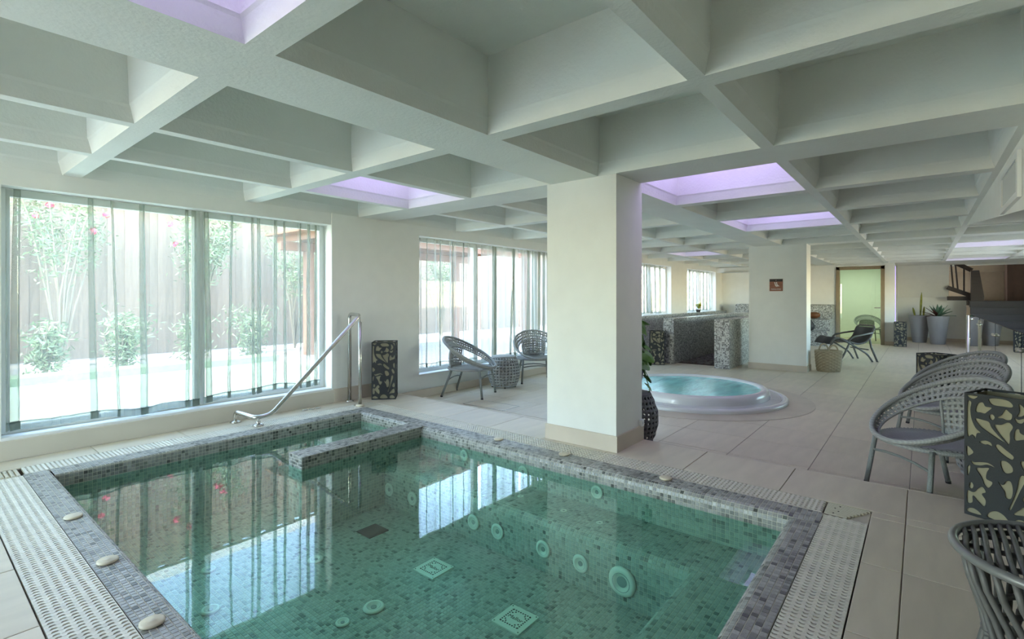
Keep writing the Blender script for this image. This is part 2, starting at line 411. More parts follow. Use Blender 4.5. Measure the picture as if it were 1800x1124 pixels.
# --- walls
wins = [(-2.9,-.35,.30),(.50,3.13,.30),(4.40,9.45,.30),(10.9,13.1,.90),(14.29,16.85,.90)]
b = MB(); edges = [U0-.3]+[x for w_ in wins for x in w_[:2]]+[U1+.2]
b.box(U0-.3, WV, 2.15, U1+.2, WV+.24, 2.74)
for k in range(0, len(edges), 2): b.box(edges[k], WV, -.6, edges[k+1], WV+.24, 2.15)
for (a, c_, z) in wins: b.box(a, WV, -.6, c_, WV+.24, z)
b.box(3.13, WV-.02, DZ, 4.40, WV, ZC)
wl = struct(b.build('wall_left', WALL), 'white window wall with piers')
b = MB().box(U1, 1.95, 0, U1+.15, WV, 2.74).box(U1, .72, 2.24, U1+.15, 1.95, 2.74).box(U1, .72, 0, U1+.15, .80, 2.24)
b.box(U1, .58, 0, 20.2, .72, 2.74)                            # side of the stair recess
b.box(U1-.6, 2.6, 2.13, U1, WV, 2.28)
struct(b.build('wall_far', WALL), 'pale end wall with door opening')
struct(MB().box(U0-.3, V0-.2, 0, 10.5, V0, 2.74).box(15.0, V0-.2, 0, 22.5, V0, 2.74).box(10.5, V0-.2, 0, 15.0, V0, .9).box(10.5, V0-.2, 2.0, 15.0, V0, 2.74).build('wall_right', WALL), 'white wall beyond the glass railing')  # opening left for the added fill-light window
for nm, loc, rot, sx, sy in (('back', (U0-.32, 3.5, 1.25), (0, -PI/2, 0), 2.0, 2.0), ('right', (12.75, V0-.24, 1.45), (PI/2, 0, 0), 4.5, 1.1), ('side_d', (12, WV+.26, 1.5), (-PI/2, 0, 0), 2.2, 1.3), ('side_e', (15.57, WV+.26, 1.5), (-PI/2, 0, 0), 2.6, 1.3), ('side_a', (-1.62, WV+.26, 1.22), (-PI/2, 0, 0), 2.5, 1.8), ('side_b', (1.82, WV+.26, 1.22), (-PI/2, 0, 0), 2.6, 1.8), ('side_c', (6.9, WV+.26, 1.22), (-PI/2, 0, 0), 5, 1.8)):
    pl_ = bpy.data.lights.new('daylight_portal_'+nm, 'AREA'); pl_.shape = 'RECTANGLE'; pl_.size = sx; pl_.size_y = sy; pl_.cycles.is_portal = True
    po = bpy.data.objects.new('daylight_portal_'+nm, pl_); C.objects.link(po); po.location = loc; po.rotation_euler = rot
b = MB().box(U0-.3, V0, 0, U0, 2.5, 2.74).box(U0-.3, 4.5, 0, U0, WV+.24, 2.74).box(U0-.3, 2.5, 2.25, U0, 4.5, 2.74).box(U0-.3, 2.5, 0, U0, 4.5, .25)
struct(b.build('wall_back', WALL), 'wall behind the pool with an opening for the added window')
# recess behind: low wall, stair underside, brown wall
b = MB().box(19.9, -1.02, 0, 20.1, .58, 1.36)
b.prism([(19.88,1.33),(20.1,1.33),(19.45,2.32),(19.2,2.32)], lambda p, k: (p[0], (-.62, .58)[k], p[1]))
struct(b.build('wall_stair_recess', WALL), 'white wall and sloping stair underside behind the planters')
struct(MB().box(22, V0, 0, 22.2, .58, 2.74).build('wall_stair_brown', BROWN), 'brown wall above the stair landing')
struct(MB().box(21.2, V0, 1.1, 21.9, -2.0, 2.74).build('wall_stair_dark', DBROWN), 'dark brown wall edge beside the landing')
struct(MB().box(21.7, -2.0, 2.14, 21.9, .3, 2.40).build('trim_1', BROWN), 'brown bulkhead band above the landing')
# room behind the door
b = MB().box(U1+.15, 2.6, 0, 20.2, 2.7, 2.5).box(20.1, .72, 0, 20.2, 2.6, 2.5).box(U1+.15, .72, 2.45, 20.2, 2.7, 2.5)
struct(b.build('wall_side_room', WALL), 'pale walls of the small room behind the glass door')
# --- columns
def column(x0, y0, x1, y1, z0, label):
    t = thing('column', label, None, ((x0+x1)/2, (y0+y1)/2, z0), 0, None, 'structure')
    MB().box(x0, y0, z0, x1, y1, ZC+.02).build('shaft', WALL, t, world=True)
    h = .125 if z0 > .05 else .11
    MB().bbox(x0-.012, y0-.012, z0, x1+.012, y1+.012, z0+h, .003).build('skirting', SKIRT, t, world=True)
    return t
c1 = column(3.50, 1.815, 3.955, 2.46, DZ, 'square white column at the pool corner')
c2 = column(10.2, 1.58, 10.62, 2.53, 0, 'wide white column carrying the brown sign')
# skirtings
b = MB().bbox(3.15, WV-.035, DZ, 3.97, WV-.02, .292, .003); sk = struct(b.build('baseboard_pier', SKIRT), 'beige tile skirting behind the handrail')
struct(MB().bbox(3.97, WV-.034, 0, 9.7, WV-.02, .105, .003).build('baseboard_left', SKIRT), 'beige tile skirting under the second window')
struct(MB().bbox(-3.2, WV-.03, DZ, 3.15, WV, .285, .004).build('baseboard_window', APRON), 'cream tiled apron under the large window')
struct(MB().box(19.88, -1.0, 0, 19.9, .57, .1).box(U1-.015, .58, 0, U1, .8, .1).box(U1-.015, 1.95, 0, U1, 2.1, .1).build('baseboard_far', SKIRT), 'skirting along the end wall')

# --- sloping soffit with vent
b = MB(); zl = lambda u: 2.29-(9-u)*.0924
b.prism([(0, zl(0)), (9, 2.285), (9, 2.6), (0, 2.6)], lambda p, k: (p[0], (-.46, -2.4)[k], p[1]))
struct(b.build('ceiling_soffit', WALL), 'white boxed soffit sloping up to the ceiling')
t = thing('air_vent', 'white framed ventilation grille on the sloping soffit', 'vent', (4.62, -.455, 2.06))
fr = MB()
for a in ((4.20,1.925,5.04,1.965),(4.20,2.165,5.04,2.205),(4.20,1.965,4.26,2.165),(4.98,1.965,5.04,2.165)): fr.box(a[0], -.459, a[1], a[2], -.438, a[3])
fr.build('frame', WHITE, t, world=True)
MB().box(4.25, -.4585, 1.96, 4.99, -.457, 2.17).build('backing', METVENT, t, world=True)
for k in range(14):
    u = 4.275+k*.053; MB().add([(u,-.456,1.965),(u+.035,-.444,1.965),(u+.035,-.444,2.165),(u,-.456,2.165),(u,-.4585,1.965),(u+.035,-.447,1.965),(u+.035,-.447,2.165),(u,-.4585,2.165)],
        [(0,1,2,3),(7,6,5,4),(0,4,5,1),(1,5,6,2),(2,6,7,3),(3,7,4,0)]).build('slat', METVENT, t, world=True)

# --- floors
HOLE = (.34, .215, 3.44, 4.88)
fl = struct(MB().box(3.96, V0, -.3, 22, WV+.2, -.003).build('floor', GROUT), 'beige large-format tiled floor of the lounge')
b = MB()
for r in ((U0, V0, .34, WV), (3.44, V0, 3.965, WV), (.34, V0, 3.44, .215), (.34, 4.88, 3.44, WV)): b.box(r[0], r[1], -.6, r[2], r[3], DZ-.008)
dk = struct(b.build('floor_pool_deck', GROUT), 'raised beige tiled deck around the plunge pool')
tile_cache = {}
def floor_tile(x0, y0, x1, y1, z, parent):
    g = .0025; k = (round(x1-x0, 3), round(y1-y0, 3)); hx, hy = k[0]/2-g, k[1]/2-g
    if k not in tile_cache:
        me = MB().bbox(-hx, -hy, -.009, hx, hy, 0, .0015).mesh('floor_tile'); me.materials.append(TILE); tile_cache[k] = me
    o = obj('floor_tile', tile_cache[k], parent); o.location = ((x0+x1)/2, (y0+y1)/2, z); return o
def grid_tiles(us, vs_, z, parent, maxu=99):
    for i in range(len(us)-1):
        for j in range(len(vs_)-1): floor_tile(us[i], vs_[j], us[i+1], vs_[j+1], z, parent)
vl = [-3.2,-2.95,-2.35,-1.75,-1.15,-.55,.065,.68,1.28,1.88,2.48,3.08,3.68,4.28,4.88,5.145]
grid_tiles([3.97]+[4.5+.6*k for k in range(12)], vl, 0, fl)
V, F = tiles_np([[(11.1+.6*i, vl[j], -.0015),(11.7+.6*i, vl[j], -.0015),(11.7+.6*i, vl[j+1], -.0015),(11.1+.6*i, vl[j+1], -.0015)] for i in range(18) for j in range(len(vl)-1)], .005, .0015)
np_obj('floor_tiles', V, F, TILE, fl, 'stuff')
grid_tiles([3.44, 3.97], vl[5:], DZ, dk)
grid_tiles([-3.4+.0, -2.65, -2.05,-1.45,-.85,-.25,.34], [v_ for v_ in vl[5:]], DZ, dk)
grid_tiles([.34,.95,1.55,2.15,2.75,3.35,3.44], [-1.15,-.55,.065,.215], DZ, dk)
grid_tiles([.34,1.0,1.6,2.2,2.8,3.44], [4.88,5.15], DZ, dk)
struct(MB().bbox(3.962, V0, DZ-.03, 3.975, 5.16, DZ+.001, .003).build('trim_2', SKIRT), 'stone nosing at the edge of the raised deck')
# floor hatch with its metal edge beside the wicker chair
t = thing('floor_hatch', 'tiled access hatch with thin metal edge near the column', 'hatch', (4.66, 4.13, 0))
fr = MB()
for a in ((4.50,3.80,4.82,3.806),(4.50,4.44,4.82,4.446),(4.50,3.80,4.506,4.446),(4.814,3.80,4.82,4.446)): fr.box(a[0],a[1],0,a[2],a[3],.003)
fr.build('edge', STEEL, t, world=True); MB().box(4.508,3.808,0,4.812,4.438,.0025).build('lid', TILE, t, world=True)

# ================================================================== WINDOWS
def window(n, u0, u1, z0, mull, label):
    t = thing('window_%d' % n, label, None, ((u0+u1)/2, WV+.17, z0), 0, None, 'structure'); y0, y1 = WV+.14, WV+.20
    b = MB()
    b.box(u0, y0, z0+.005, u1, y1, z0+.06).box(u0, y0, 2.09, u1, y1, 2.149).box(u0, y0, z0+.06, u0+.06, y1, 2.09).box(u1-.06, y0, z0+.06, u1, y1, 2.09)
    b.build('frame', WHITE, t, world=True)
    MB().bbox(u0, WV-.012, z0-.022, u1, y0, z0+.004, .004).build('sill', SILL, t, world=True)
    e = [u0+.06]+[x for m_ in mull for x in (m_-.045, m_+.045)]+[u1-.06]
    for m_ in mull: MB().box(m_-.045, y0-.01, z0+.06, m_+.045, y1, 2.09).build('mullion', WHITE, t, world=True)
    for k in range(0, len(e), 2): MB().box(e[k], WV+.168, z0+.06, e[k+1], WV+.174, 2.09).build('pane', GLASS, t, world=True)
    return t
window(1, -2.9, -.35, .30, [-1.6], 'unseen window added behind the camera side of the pool for daylight')  # extra window out of view, added for light from the camera side
window(2, .50, 3.13, .30, [1.84], 'large white framed window beside the plunge pool')
window(3, 4.40, 9.45, .30, [5.65, 7.2], 'long window behind the two wicker chairs')
window(4, 10.9, 13.1, .90, [12.0], 'high-sill window beyond the near column')
window(5, 14.29, 16.85, .90, [15.6], 'last window by the end wall')
t = thing('window_6', 'unseen window added behind the pool deck to bring in daylight', None, (U0-.2, 1.0, .25), 0, None, 'structure')  # added behind the camera to light the near end of the room
x0, x1 = U0-.2, U0-.14
b = MB().box(x0,2.5,.25,x1,4.5,.31).box(x0,2.5,2.19,x1,4.5,2.25)
for v_ in (2.53, 3.5, 4.47): b.box(x0, v_-.03, .31, x1, v_+.03, 2.19)
b.build('frame', WHITE, t, world=True)
for a, c_ in ((2.56,3.47),(3.53,4.44)): MB().box(U0-.175,a,.31,U0-.17,c_,2.19).build('pane', GLASS, t, world=True)
t = thing('window_7', 'unseen long window added in the right wall for fill daylight', None, (12.75, V0-.1, .9), 0, None, 'structure')  # added out of view so daylight fills the far right of the room
b = MB().box(10.5,V0-.14,.9,15,V0-.08,.96).box(10.5,V0-.14,1.94,15,V0-.08,2.0)
for k in range(4): b.box(10.5+k*1.48, V0-.14, .96, 10.56+k*1.48, V0-.08, 1.94)
b.build('frame', WHITE, t, world=True)
for k in range(3): MB().box(10.56+k*1.48, V0-.113, .96, 10.5+(k+1)*1.48, V0-.107, 1.94).build('pane', GLASS, t, world=True)

def curtain(u0, u1, zb, pleats, label, m=SHEER, v=WV+.07, ripple=.017, hem=True):
    """pleats: (u at bottom, width, lean to the top)"""
    t = thing('sheer_curtain', label, 'curtain', ((u0+u1)/2, v, zb), 0, 'sheer curtains at the windows')
    pl = sorted(pleats); lev = [0,.03,.08,.2,.35,.5,.65,.8,.92,1]; zt = 2.135; rows = []; rng = random.Random(int(u0*100))
    ph = rng.random()*6; wob = [rng.uniform(-.012,.012) for _ in lev]
    for li, tt in enumerate(lev):
        path = []; cur = u0
        segs = [(p+ln*tt+wob[li]*rr, w_*(1-.35*tt)) for (p, w_, ln), rr in zip(pl, [rng.uniform(-.5,.5) for _ in pl])]
        for k in range(len(segs)+1):
            end = segs[k][0]+segs[k][1] if k < len(segs) else u1
            st = cur
            for q in range(10):
                f_ = q/9; u = st+(end-st)*f_; edge = min(f_, 1-f_)
                path.append((u, v+ripple*math.sin(u*19+ph+tt*.6)*min(1, edge*5)+ripple*.5*math.sin(u*47+2*tt)))
            if k < len(segs):
                p, w_ = segs[k]
                path += [(p+w_+.004, v-.006), (p+w_*.5, v-.011), (p-.003, v-.014), (p-.004, v-.017)]
                cur = p
        z = zb+(zt-zb)*tt
        rows.append([(x, y, z+(.012*math.sin(x*5+ph)+.008*math.sin(x*13)) if li < 3 else z) for x, y in path])
    b = MB(); n = len(rows[0])
    for r in rows: b.v += r
    for i in range(len(rows)-1):
        for k in range(n-1): b.f.append((i*n+k, i*n+k+1, (i+1)*n+k+1, (i+1)*n+k))
    b.build('fabric', m, t, smooth=True, world=True)
    if hem:
        b = MB(); r0 = [(x, y-.004, z-.002) for x, y, z in rows[0]]; r1 = [(x, y-.004, z+.001) for x, y, z in rows[2]]; r1 = [(a[0], a[1], a[2]+.055) for a in r0]
        r2 = [(a[0], a[1]-.001, a[2]+.063) for a in r0]
        b.v += r0+r1; b.f += [(k, k+1, n+k+1, n+k) for k in range(n-1)]; b.build('hem', HEM, t, world=True)
        b = MB(); b.v += [(a[0], a[1]-.001, a[2]-.004) for a in r1]+r2; b.f += [(k, k+1, n+k+1, n+k) for k in range(n-1)]; b.build('seam', HEMD, t, world=True)
    return t
HEMD = sheer('sheer_seam', (.22, .26, .24), .8)
curtain(.53, 1.82, .33, [(.55,.05,.02),(1.02,.045,-.02),(1.20,.016,-.05),(1.36,.05,-.01),(1.70,.03,.0),(1.76,.05,-.01)], 'grey-green sheer curtain on the left half of the large window')
curtain(1.845, 3.03, .35, [(1.875,.05,-.02),(2.06,.025,.03),(2.30,.02,-.01),(2.34,.045,.0),(2.50,.035,.02),(2.62,.03,-.005),(2.80,.012,.0),(2.87,.045,.01),(2.97,.03,.005)], 'grey-green sheer curtain on the right half of the large window behind the handrail')
curtain(4.45, 5.62, .36, [(4.6,.012,0),(4.85,.014,.0),(5.1,.01,0),(5.3,.012,.02)], 'pale sheer curtain hanging left of the wicker drum stool', SHEER)
curtain(5.70, 6.62, .34, [(5.95,.10,.02),(6.0,.06,.03),(6.38,.05,.12),(6.5,.05,-.05)], 'gathered sheer curtain above the wicker drum stool', SHEERW)
curtain(6.70, 9.3, .36, [(6.85,.09,.02),(7.0,.05,0),(7.15,.08,.05),(7.3,.09,.03),(7.45,.06,0),(7.7,.07,0),(8.2,.06,0),(8.8,.06,0)], 'bunched sheer curtain beside the near column', SHEERW)
curtain(11.0, 12.75, .93, [(11.25,.08,.0),(11.5,.1,.02),(11.7,.1,-.04),(11.95,.12,-.1),(12.2,.09,-.04),(12.45,.1,.0)], 'thick folded sheer curtain beyond the near column', SHEERW, ripple=.03, hem=False)
curtain(14.3, 16.6, .93, [(14.6,.1,.05),(14.9,.12,.0),(15.2,.1,-.05),(15.5,.12,-.06),(15.8,.1,0),(16.1,.12,0),(16.4,.1,-.05)], 'thick folded sheer curtain at the end wall', SHEERW, ripple=.03, hem=False)

# ================================================================== PLUNGE POOL
pool = thing('plunge_pool', 'sunken plunge pool lined with grey-green mosaic tiles', 'pool', (1.9, 2.5, DZ))
TP = .0247; FZ = -.45; PU0, PU1, PV0, PV1 = .69, 3.07, .57, 4.51
above, under, basin = [], [], []
def patch(prof, p0, along, inward, length, keep=None, dst=None):
    n = max(1, round(length/TP)); d = length/n; al = Vector(along); iw = Vector(inward); p0 = Vector(p0)
    for i in range(n):
        for k in range(len(prof)-1):
            a, c_ = prof[k], prof[k+1]
            q = [p0+al*(i*d)+iw*a[0]+Vector((0,0,a[1])), p0+al*((i+1)*d)+iw*a[0]+Vector((0,0,a[1])),
                 p0+al*((i+1)*d)+iw*c_[0]+Vector((0,0,c_[1])), p0+al*(i*d)+iw*c_[0]+Vector((0,0,c_[1]))]
            if al.cross(iw).z < 0: q = [q[0], q[3], q[2], q[1]]
            q = [tuple(x) for x in q]; basin.append(q)
            if keep and keep(i, k): continue
            (above if max(x[2] for x in q) > .06 else under).append(q) if dst is None else dst.append(q)
def profile(wd, r, zb, zt=DZ-.002):
    nf = max(1, round((wd-r)/TP)); p = [((wd-r)*k/nf, zt) for k in range(nf+1)]
    na = 3
    p += [(wd-r+r*math.sin(PI/2*k/na), zt-r+r*math.cos(PI/2*k/na)) for k in range(1, na+1)]
    nv = max(1, round((zt-r-zb)/TP)); p += [(wd, zt-r-(zt-r-zb)*k/nv) for k in range(1, nv+1)]
    return p, nf
pr, nf = profile(.175, .045, FZ); patch(pr, (3.245, .42, 0), (0,1,0), (-1,0,0), 4.26)              # far side
pr, nf = profile(.135, .02, FZ); patch(pr, (.555, .42, 0), (0,1,0), (1,0,0), 4.26)                 # near side
pr, nf = profile(.17, .012, FZ); patch(pr, (PU0, 4.68, 0), (1,0,0), (0,-1,0), PU1-PU0)             # window side
single = []
pr, nf = profile(.15, .045, FZ)
def keep(i, k):
    u = PU0+(i+.5)*TP
    if k < nf and 1.30 < u < 2.84 and len(single) < 300: single.append((i, k)); return True
patch(pr, (PU0, .42, 0), (1,0,0), (0,1,0), PU1-PU0, keep)
# floor, benches, arm wall, entry steps
def flat(u0, v0, u1, v1, z, dst=None):
    nu = max(1, round((u1-u0)/TP)); nv = max(1, round((v1-v0)/TP))
    for i in range(nu):
        for j in range(nv):
            a, b_ = u0+(u1-u0)*i/nu, u0+(u1-u0)*(i+1)/nu; c_, d = v0+(v1-v0)*j/nv, v0+(v1-v0)*(j+1)/nv
            q = [(a,c_,z),(b_,c_,z),(b_,d,z),(a,d,z)]; basin.append(q); (dst if dst is not None else under).append(q)
FLOORQ = []
flat(PU0, PV0, 2.70, PV1, FZ, FLOORQ)
def bench(zt): 
    p = [(.345*k/14, zt) for k in range(15)]; r = .06
    p += [(.345+r*math.sin(PI/2*k/4), zt-r+r*math.cos(PI/2*k/4)) for k in range(1, 5)]
    nv = round((zt-r-FZ)/TP); return p+[(.405, zt-r-(zt-r-FZ)*k/nv) for k in range(1, nv+1)]
patch(bench(-.12), (PU1, PV0, 0), (0,1,0), (-1,0,0), 3.0, dst=under)
patch(bench(-.12), (PU0, PV0, 0), (1,0,0), (0,1,0), 2.0, dst=under)
AZ = DZ-.002
def vert(p0, along, length, z0, z1, flip):
    n = round(length/TP); m_ = round((z1-z0)/TP); al = Vector(along)
    for i in range(n):
        for j in range(m_):
            a = Vector(p0)+al*(length*i/n); c_ = Vector(p0)+al*(length*(i+1)/n); za, zb = z0+(z1-z0)*j/m_, z0+(z1-z0)*(j+1)/m_
            q = [(a.x,a.y,za),(c_.x,c_.y,za),(c_.x,c_.y,zb),(a.x,a.y,zb)]
            if flip: q = [q[0], q[3], q[2], q[1]]
            basin.append(q); (above if zb > .06 else under).append(q)
flat(1.92, 3.57, PU1+.02, 3.765, AZ, above)
vert((1.92, 3.57, 0), (1,0,0), PU1-1.92, FZ, AZ, False)
vert((1.92, 3.57, 0), (0,1,0), .195, FZ, AZ, True)
vert((1.92, 3.765, 0), (1,0,0), PU1-1.92, FZ, AZ, True)
flat(2.55, 3.765, PU1, PV1, -.03); vert((2.55, 3.765, 0), (0,1,0), PV1-3.765, -.2, -.03, True)
flat(2.2, 3.765, 2.55, PV1, -.2); vert((2.2, 3.765, 0), (0,1,0), PV1-3.765, FZ, -.2, True)
basin = np.array(basin); np_obj('grout_bed', basin.reshape(-1,3), np.arange(len(basin)*4).reshape(-1,4), MGROUT, pool, 'stuff')
V, F = tiles_np(above, .0028, .0016); np_obj('coping_tiles', V, F, MOS, pool, 'stuff')
V, F = tiles_np(under, .0024, .0016); np_obj('wall_tiles', V, F, MOSU, pool, 'stuff')
V, F = tiles_np(FLOORQ, .0022, .0016); np_obj('bottom_tiles', V, F, MOSU, pool, 'stuff')
nA = round((PU1-PU0)/TP); dA = (PU1-PU0)/nA; wA = (.15-.045)/nf
me = MB().bbox(-dA/2+.0014, -wA/2+.0014, 0, dA/2-.0014, wA/2-.0014, .0017, .0008).mesh('mosaic_tile'); me.materials.append(MOS1)
inv = WM[pool.name].inverted()
for (i, k) in single:
    o = obj('mosaic_tile', me, pool); o.location = inv @ Vector((PU0+(i+.5)*dA, .42+(k+.5)*wA, AZ))
struct(MB().box(.30, .2, -.75, 3.45, 4.9, -.6).build('floor_pool_pit', GROUT), 'concrete pit under the pool')
# jets, buttons, drains, lights
jet0 = MB().lathe([(.0,.0),(.052,.0),(.056,.006),(.05,.014),(.034,.014),(.03,.006),(.016,.006),(.012,.002),(0,.002)], 28, cap=False).mesh('jet'); jet0.materials.append(JETM)
jetb = MB().lathe([(.0,.0),(.062,.0),(.082,.0),(.086,.008),(.078,.02),(.05,.024),(.044,.012),(.03,.01),(0,.006)], 32, cap=False).mesh('jet'); jetb.materials.append(JETM)
NOZ = mat('jet_nozzle_grey', (.30, .34, .32), .5)
def nozm(prof):
    m_ = MB().lathe(prof, 20, cap=False).mesh('nozzle'); m_.materials.append(NOZ); return m_
nz0 = nozm([(.0155,.0062),(.0155,.009),(0,.009)]); nz1 = nozm([(.0345,.0146),(.036,.0146),(.036,.0136)]); nb0 = nozm([(.031,.0118),(.031,.014),(0,.014)]); nb1 = nozm([(.052,.0245),(.055,.0245),(.055,.022)])
for m_ in (jet0, jetb): m_.polygons.foreach_set('use_smooth', [True]*len(m_.polygons))
def jet(loc, rot, me=jet0, s=1, name='jet'):
    o = obj(name, me, pool); o.location = inv @ Vector(loc); o.rotation_euler = rot; o.scale = (s, s, s)
    for m_ in ((nz0, nz1) if me is jet0 else (nb0, nb1)): obj('nozzle' if m_ in (nz0, nb0) else 'nozzle_ring', m_, o)
    return o
for v_ in (3.50, 3.20, 2.52, 2.29, 1.90, 1.62): jet((2.663, v_, -.30), (0,-PI/2,0))
jet((2.663, 1.34, -.31), (0,-PI/2,0), jetb)
for v_ in (3.01, 2.38, 1.735): jet((3.066, v_, -.012), (0,-PI/2,0), s=.85)
for u, v_ in ((2.88, 2.26), (2.87, 1.88), (2.86, 1.60)): jet((u, v_, -.117), (0,0,0), s=.42)
jet((1.736, 2.428, FZ+.003), (0,0,0), s=1.1, name='pool_light'); jet((1.807, 3.177, FZ+.003), (0,0,0), s=.9); jet((1.139, 3.128, FZ+.003), (0,0,0), s=.9)
jet((1.55, 2.45, FZ+.003), (0,0,0), s=.7); jet((1.3, 3.6, FZ+.003), (0,0,0), s=.8)
but = MB().lathe([(0,0),(.036,0),(.041,.005),(.04,.011),(.034,.014),(.02,.0135),(.018,.015),(0,.015)], 28, cap=False).mesh('air_button'); but.materials.append(BUTTON)
but.polygons.foreach_set('use_smooth', [True]*len(but.polygons))
for u, v_ in ((3.20,2.745),(3.20,2.095),(3.195,1.30),(.618,3.556),(.612,2.84),(.598,2.176)):
    o = obj('air_button', but, pool); o.location = inv @ Vector((u, v_, DZ))
def drain(u, v_, s, m_, txt=True, z=FZ+.003):
    h = s/2; e = s/22
    o = MB().bbox(u-h, v_-h, z-.002, u+h, v_+h, z+.006, .001).build('floor_drain', m_, pool, world=True)
    b = MB(); k = e*.52; z2 = z+.0055
    for a in range(-8, 9):
        for r in (6.9, 5.2):
            if (a+int(r)) % 2 == 0 or (r < 6 and (abs(a) < 3 or abs(a) > 5)): continue
            for x, y in ((a*.93, r), (a*.93, -r), (r, a*.93), (-r, a*.93)):
                if max(abs(x), abs(y)) > 7.2: continue
                b.box(u+x*e-k, v_+y*e-k, z2, u+x*e+k, v_+y*e+k, z2+.0009)
    b.build('drain_holes', DARK, o, world=True)
    if txt:
        mt = Matrix.Translation(inv @ Vector((u, v_, z+.0065))) @ Matrix.Rotation(-PI/2, 4, 'Z')
        text_mesh('lettering', 'Mallor', s*.20, DARK, o, mt, .0004)
        for sx in (-1, 1):
            for sy in (-1, 1): MB().lathe([(.005,0),(.004,.0015),(0,.0015)], 10, (u+sx*h*.87, v_+sy*h*.87, z+.006), cap=False).build('screw', STEEL, o, world=True)
    return o
drain(2.237, 2.48, .19, JETM); drain(2.167, 1.737, .19, JETM); drain(2.303, 3.236, .17, FILI, False)
# water
tag(MB().add([(PU0-.02,PV0-.02,.048),(PU1+.02,PV0-.02,.048),(PU1+.02,PV1+.02,.048),(PU0-.02,PV1+.02,.048)], [(0,1,2,3)]).build('pool_water', WATER), 'still clear green water filling the plunge pool', 'water')

# ------------------------------------------------------------------ overflow gratings
def slat_mesh(wd, pitch, periods=6):
    xs, up, lo = [], [], []; per = wd/periods
    for p in range(periods):
        for k in range(10):
            f_ = k/10; x = p*per+f_*per
            if f_ < .32: a, b_ = pitch*.5, -pitch*.5
            else:
                g = math.sin((f_-.32)/.68*PI); a, b_ = pitch*.5-pitch*.06+g*pitch*.12, -pitch*.5+pitch*.30+g*pitch*.16
                if k == 3: a, b_ = pitch*.5, -pitch*.5+pitch*.2
            xs.append(x); up.append(a); lo.append(b_)
    xs.append(wd); up.append(pitch*.5); lo.append(-pitch*.5); n = len(xs); b = MB()
    for z, sh in ((-.018, .0), (-.0015, 0), (0, .0012)):
        b.v += [(x, a-sh, z) for x, a in zip(xs, up)]+[(x, c_+sh, z) for x, c_ in zip(xs, lo)]
    for k in range(n-1):
        b.f.append((4*n+k, 5*n+k, 5*n+k+1, 4*n+k+1))
        for l in (0, 2*n): b.f += [(l+k, 2*n+l+k, 2*n+l+k+1, l+k+1), (l+n+k, l+n+k+1, 3*n+l+k+1, 3*n+l+k)]
    b.f += [(0, n, 3*n, 2*n), (2*n, 3*n, 5*n, 4*n), (n-1, 3*n-1, 4*n-1, 2*n-1), (3*n-1, 5*n-1, 6*n-1, 4*n-1)]
    me = b.mesh('slat'); me.materials.append(GRATE); return me
def grating(p0, along, across, wd, length, label):
    al, ac = Vector(along), Vector(across); rz = math.atan2(ac.y, ac.x)
    t = thing('overflow_grating', label, 'grating', (*p0, DZ), rz, 'white plastic gratings around the pool')
    pitch = .0252; n = int(length/pitch); me = slat_mesh(wd-.008, pitch)
    sgn = 1 if (Matrix.Rotation(rz, 3, 'Z') @ Vector((0,1,0))).dot(al) > 0 else -1
    for k in range(n):
        o = obj('slat', me, t); o.location = (.004, sgn*(k+.5)*pitch, .0)
    MB().box(0, min(0, sgn*length), -.10, wd, max(0, sgn*length), -.05).build('channel', DARK, t)
    return t
grating((3.245, .43), (0,1,0), (1,0,0), .195, 4.22, 'white wave-pattern grating along the far pool edge below the column')
grating((3.235, .215), (-1,0,0), (0,1,0), .205, 2.66, 'white wave-pattern grating along the right pool edge near the rattan table')
grating((.34, 4.655), (0,-1,0), (1,0,0), .215, 4.1, 'white wave-pattern grating along the left pool edge')
grating((.57, 4.68), (1,0,0), (0,1,0), .20, 2.66, 'white wave-pattern grating under the large window')
def corner_plate(u0, v0, u1, v1, label, ridge=True):
    t = thing('grating_corner', label, 'grating', ((u0+u1)/2, (v0+v1)/2, DZ), 0, 'corner plates of the gratings')
    MB().bbox(u0, v0, DZ-.05, u1, v1, (DZ-.012 if ridge else DZ-.002), .003).build('plate', GRATEC, t, world=True)
    if ridge:
        n = 8
        for k in range(n):
            a = u0+(u1-u0)*(k+.12)/n; c_ = u0+(u1-u0)*(k+.82)/n
            v1_ = v1-.004; v0_ = v0+(v1-v0)*(.08+.80*k/n)
            MB().bbox(a, v0_ if False else v0+.004+(v1-v0)*.5*((n-1-k)/n), DZ-.013, c_, v1_, DZ, .004).build('rib', GRATEC, t, world=True)
        for k in range(4):
            MB().box(u0+.02+.04*k, v1-.05-.02*(k % 2), DZ-.0004, u0+.032+.04*k, v1-.043-.02*(k % 2), DZ+.0004).build('slot', DARK, t, world=True)
    return t
corner_plate(3.25, .217, 3.435, .425, 'beige ridged grating corner plate at the right end of the far edge')
corner_plate(.342, 4.67, .55, 4.875, 'cream ridged grating corner plate at the left end under the window')
corner_plate(3.245, 4.665, 3.44, 4.88, 'plain cream corner plate beside the handrail foot', False)

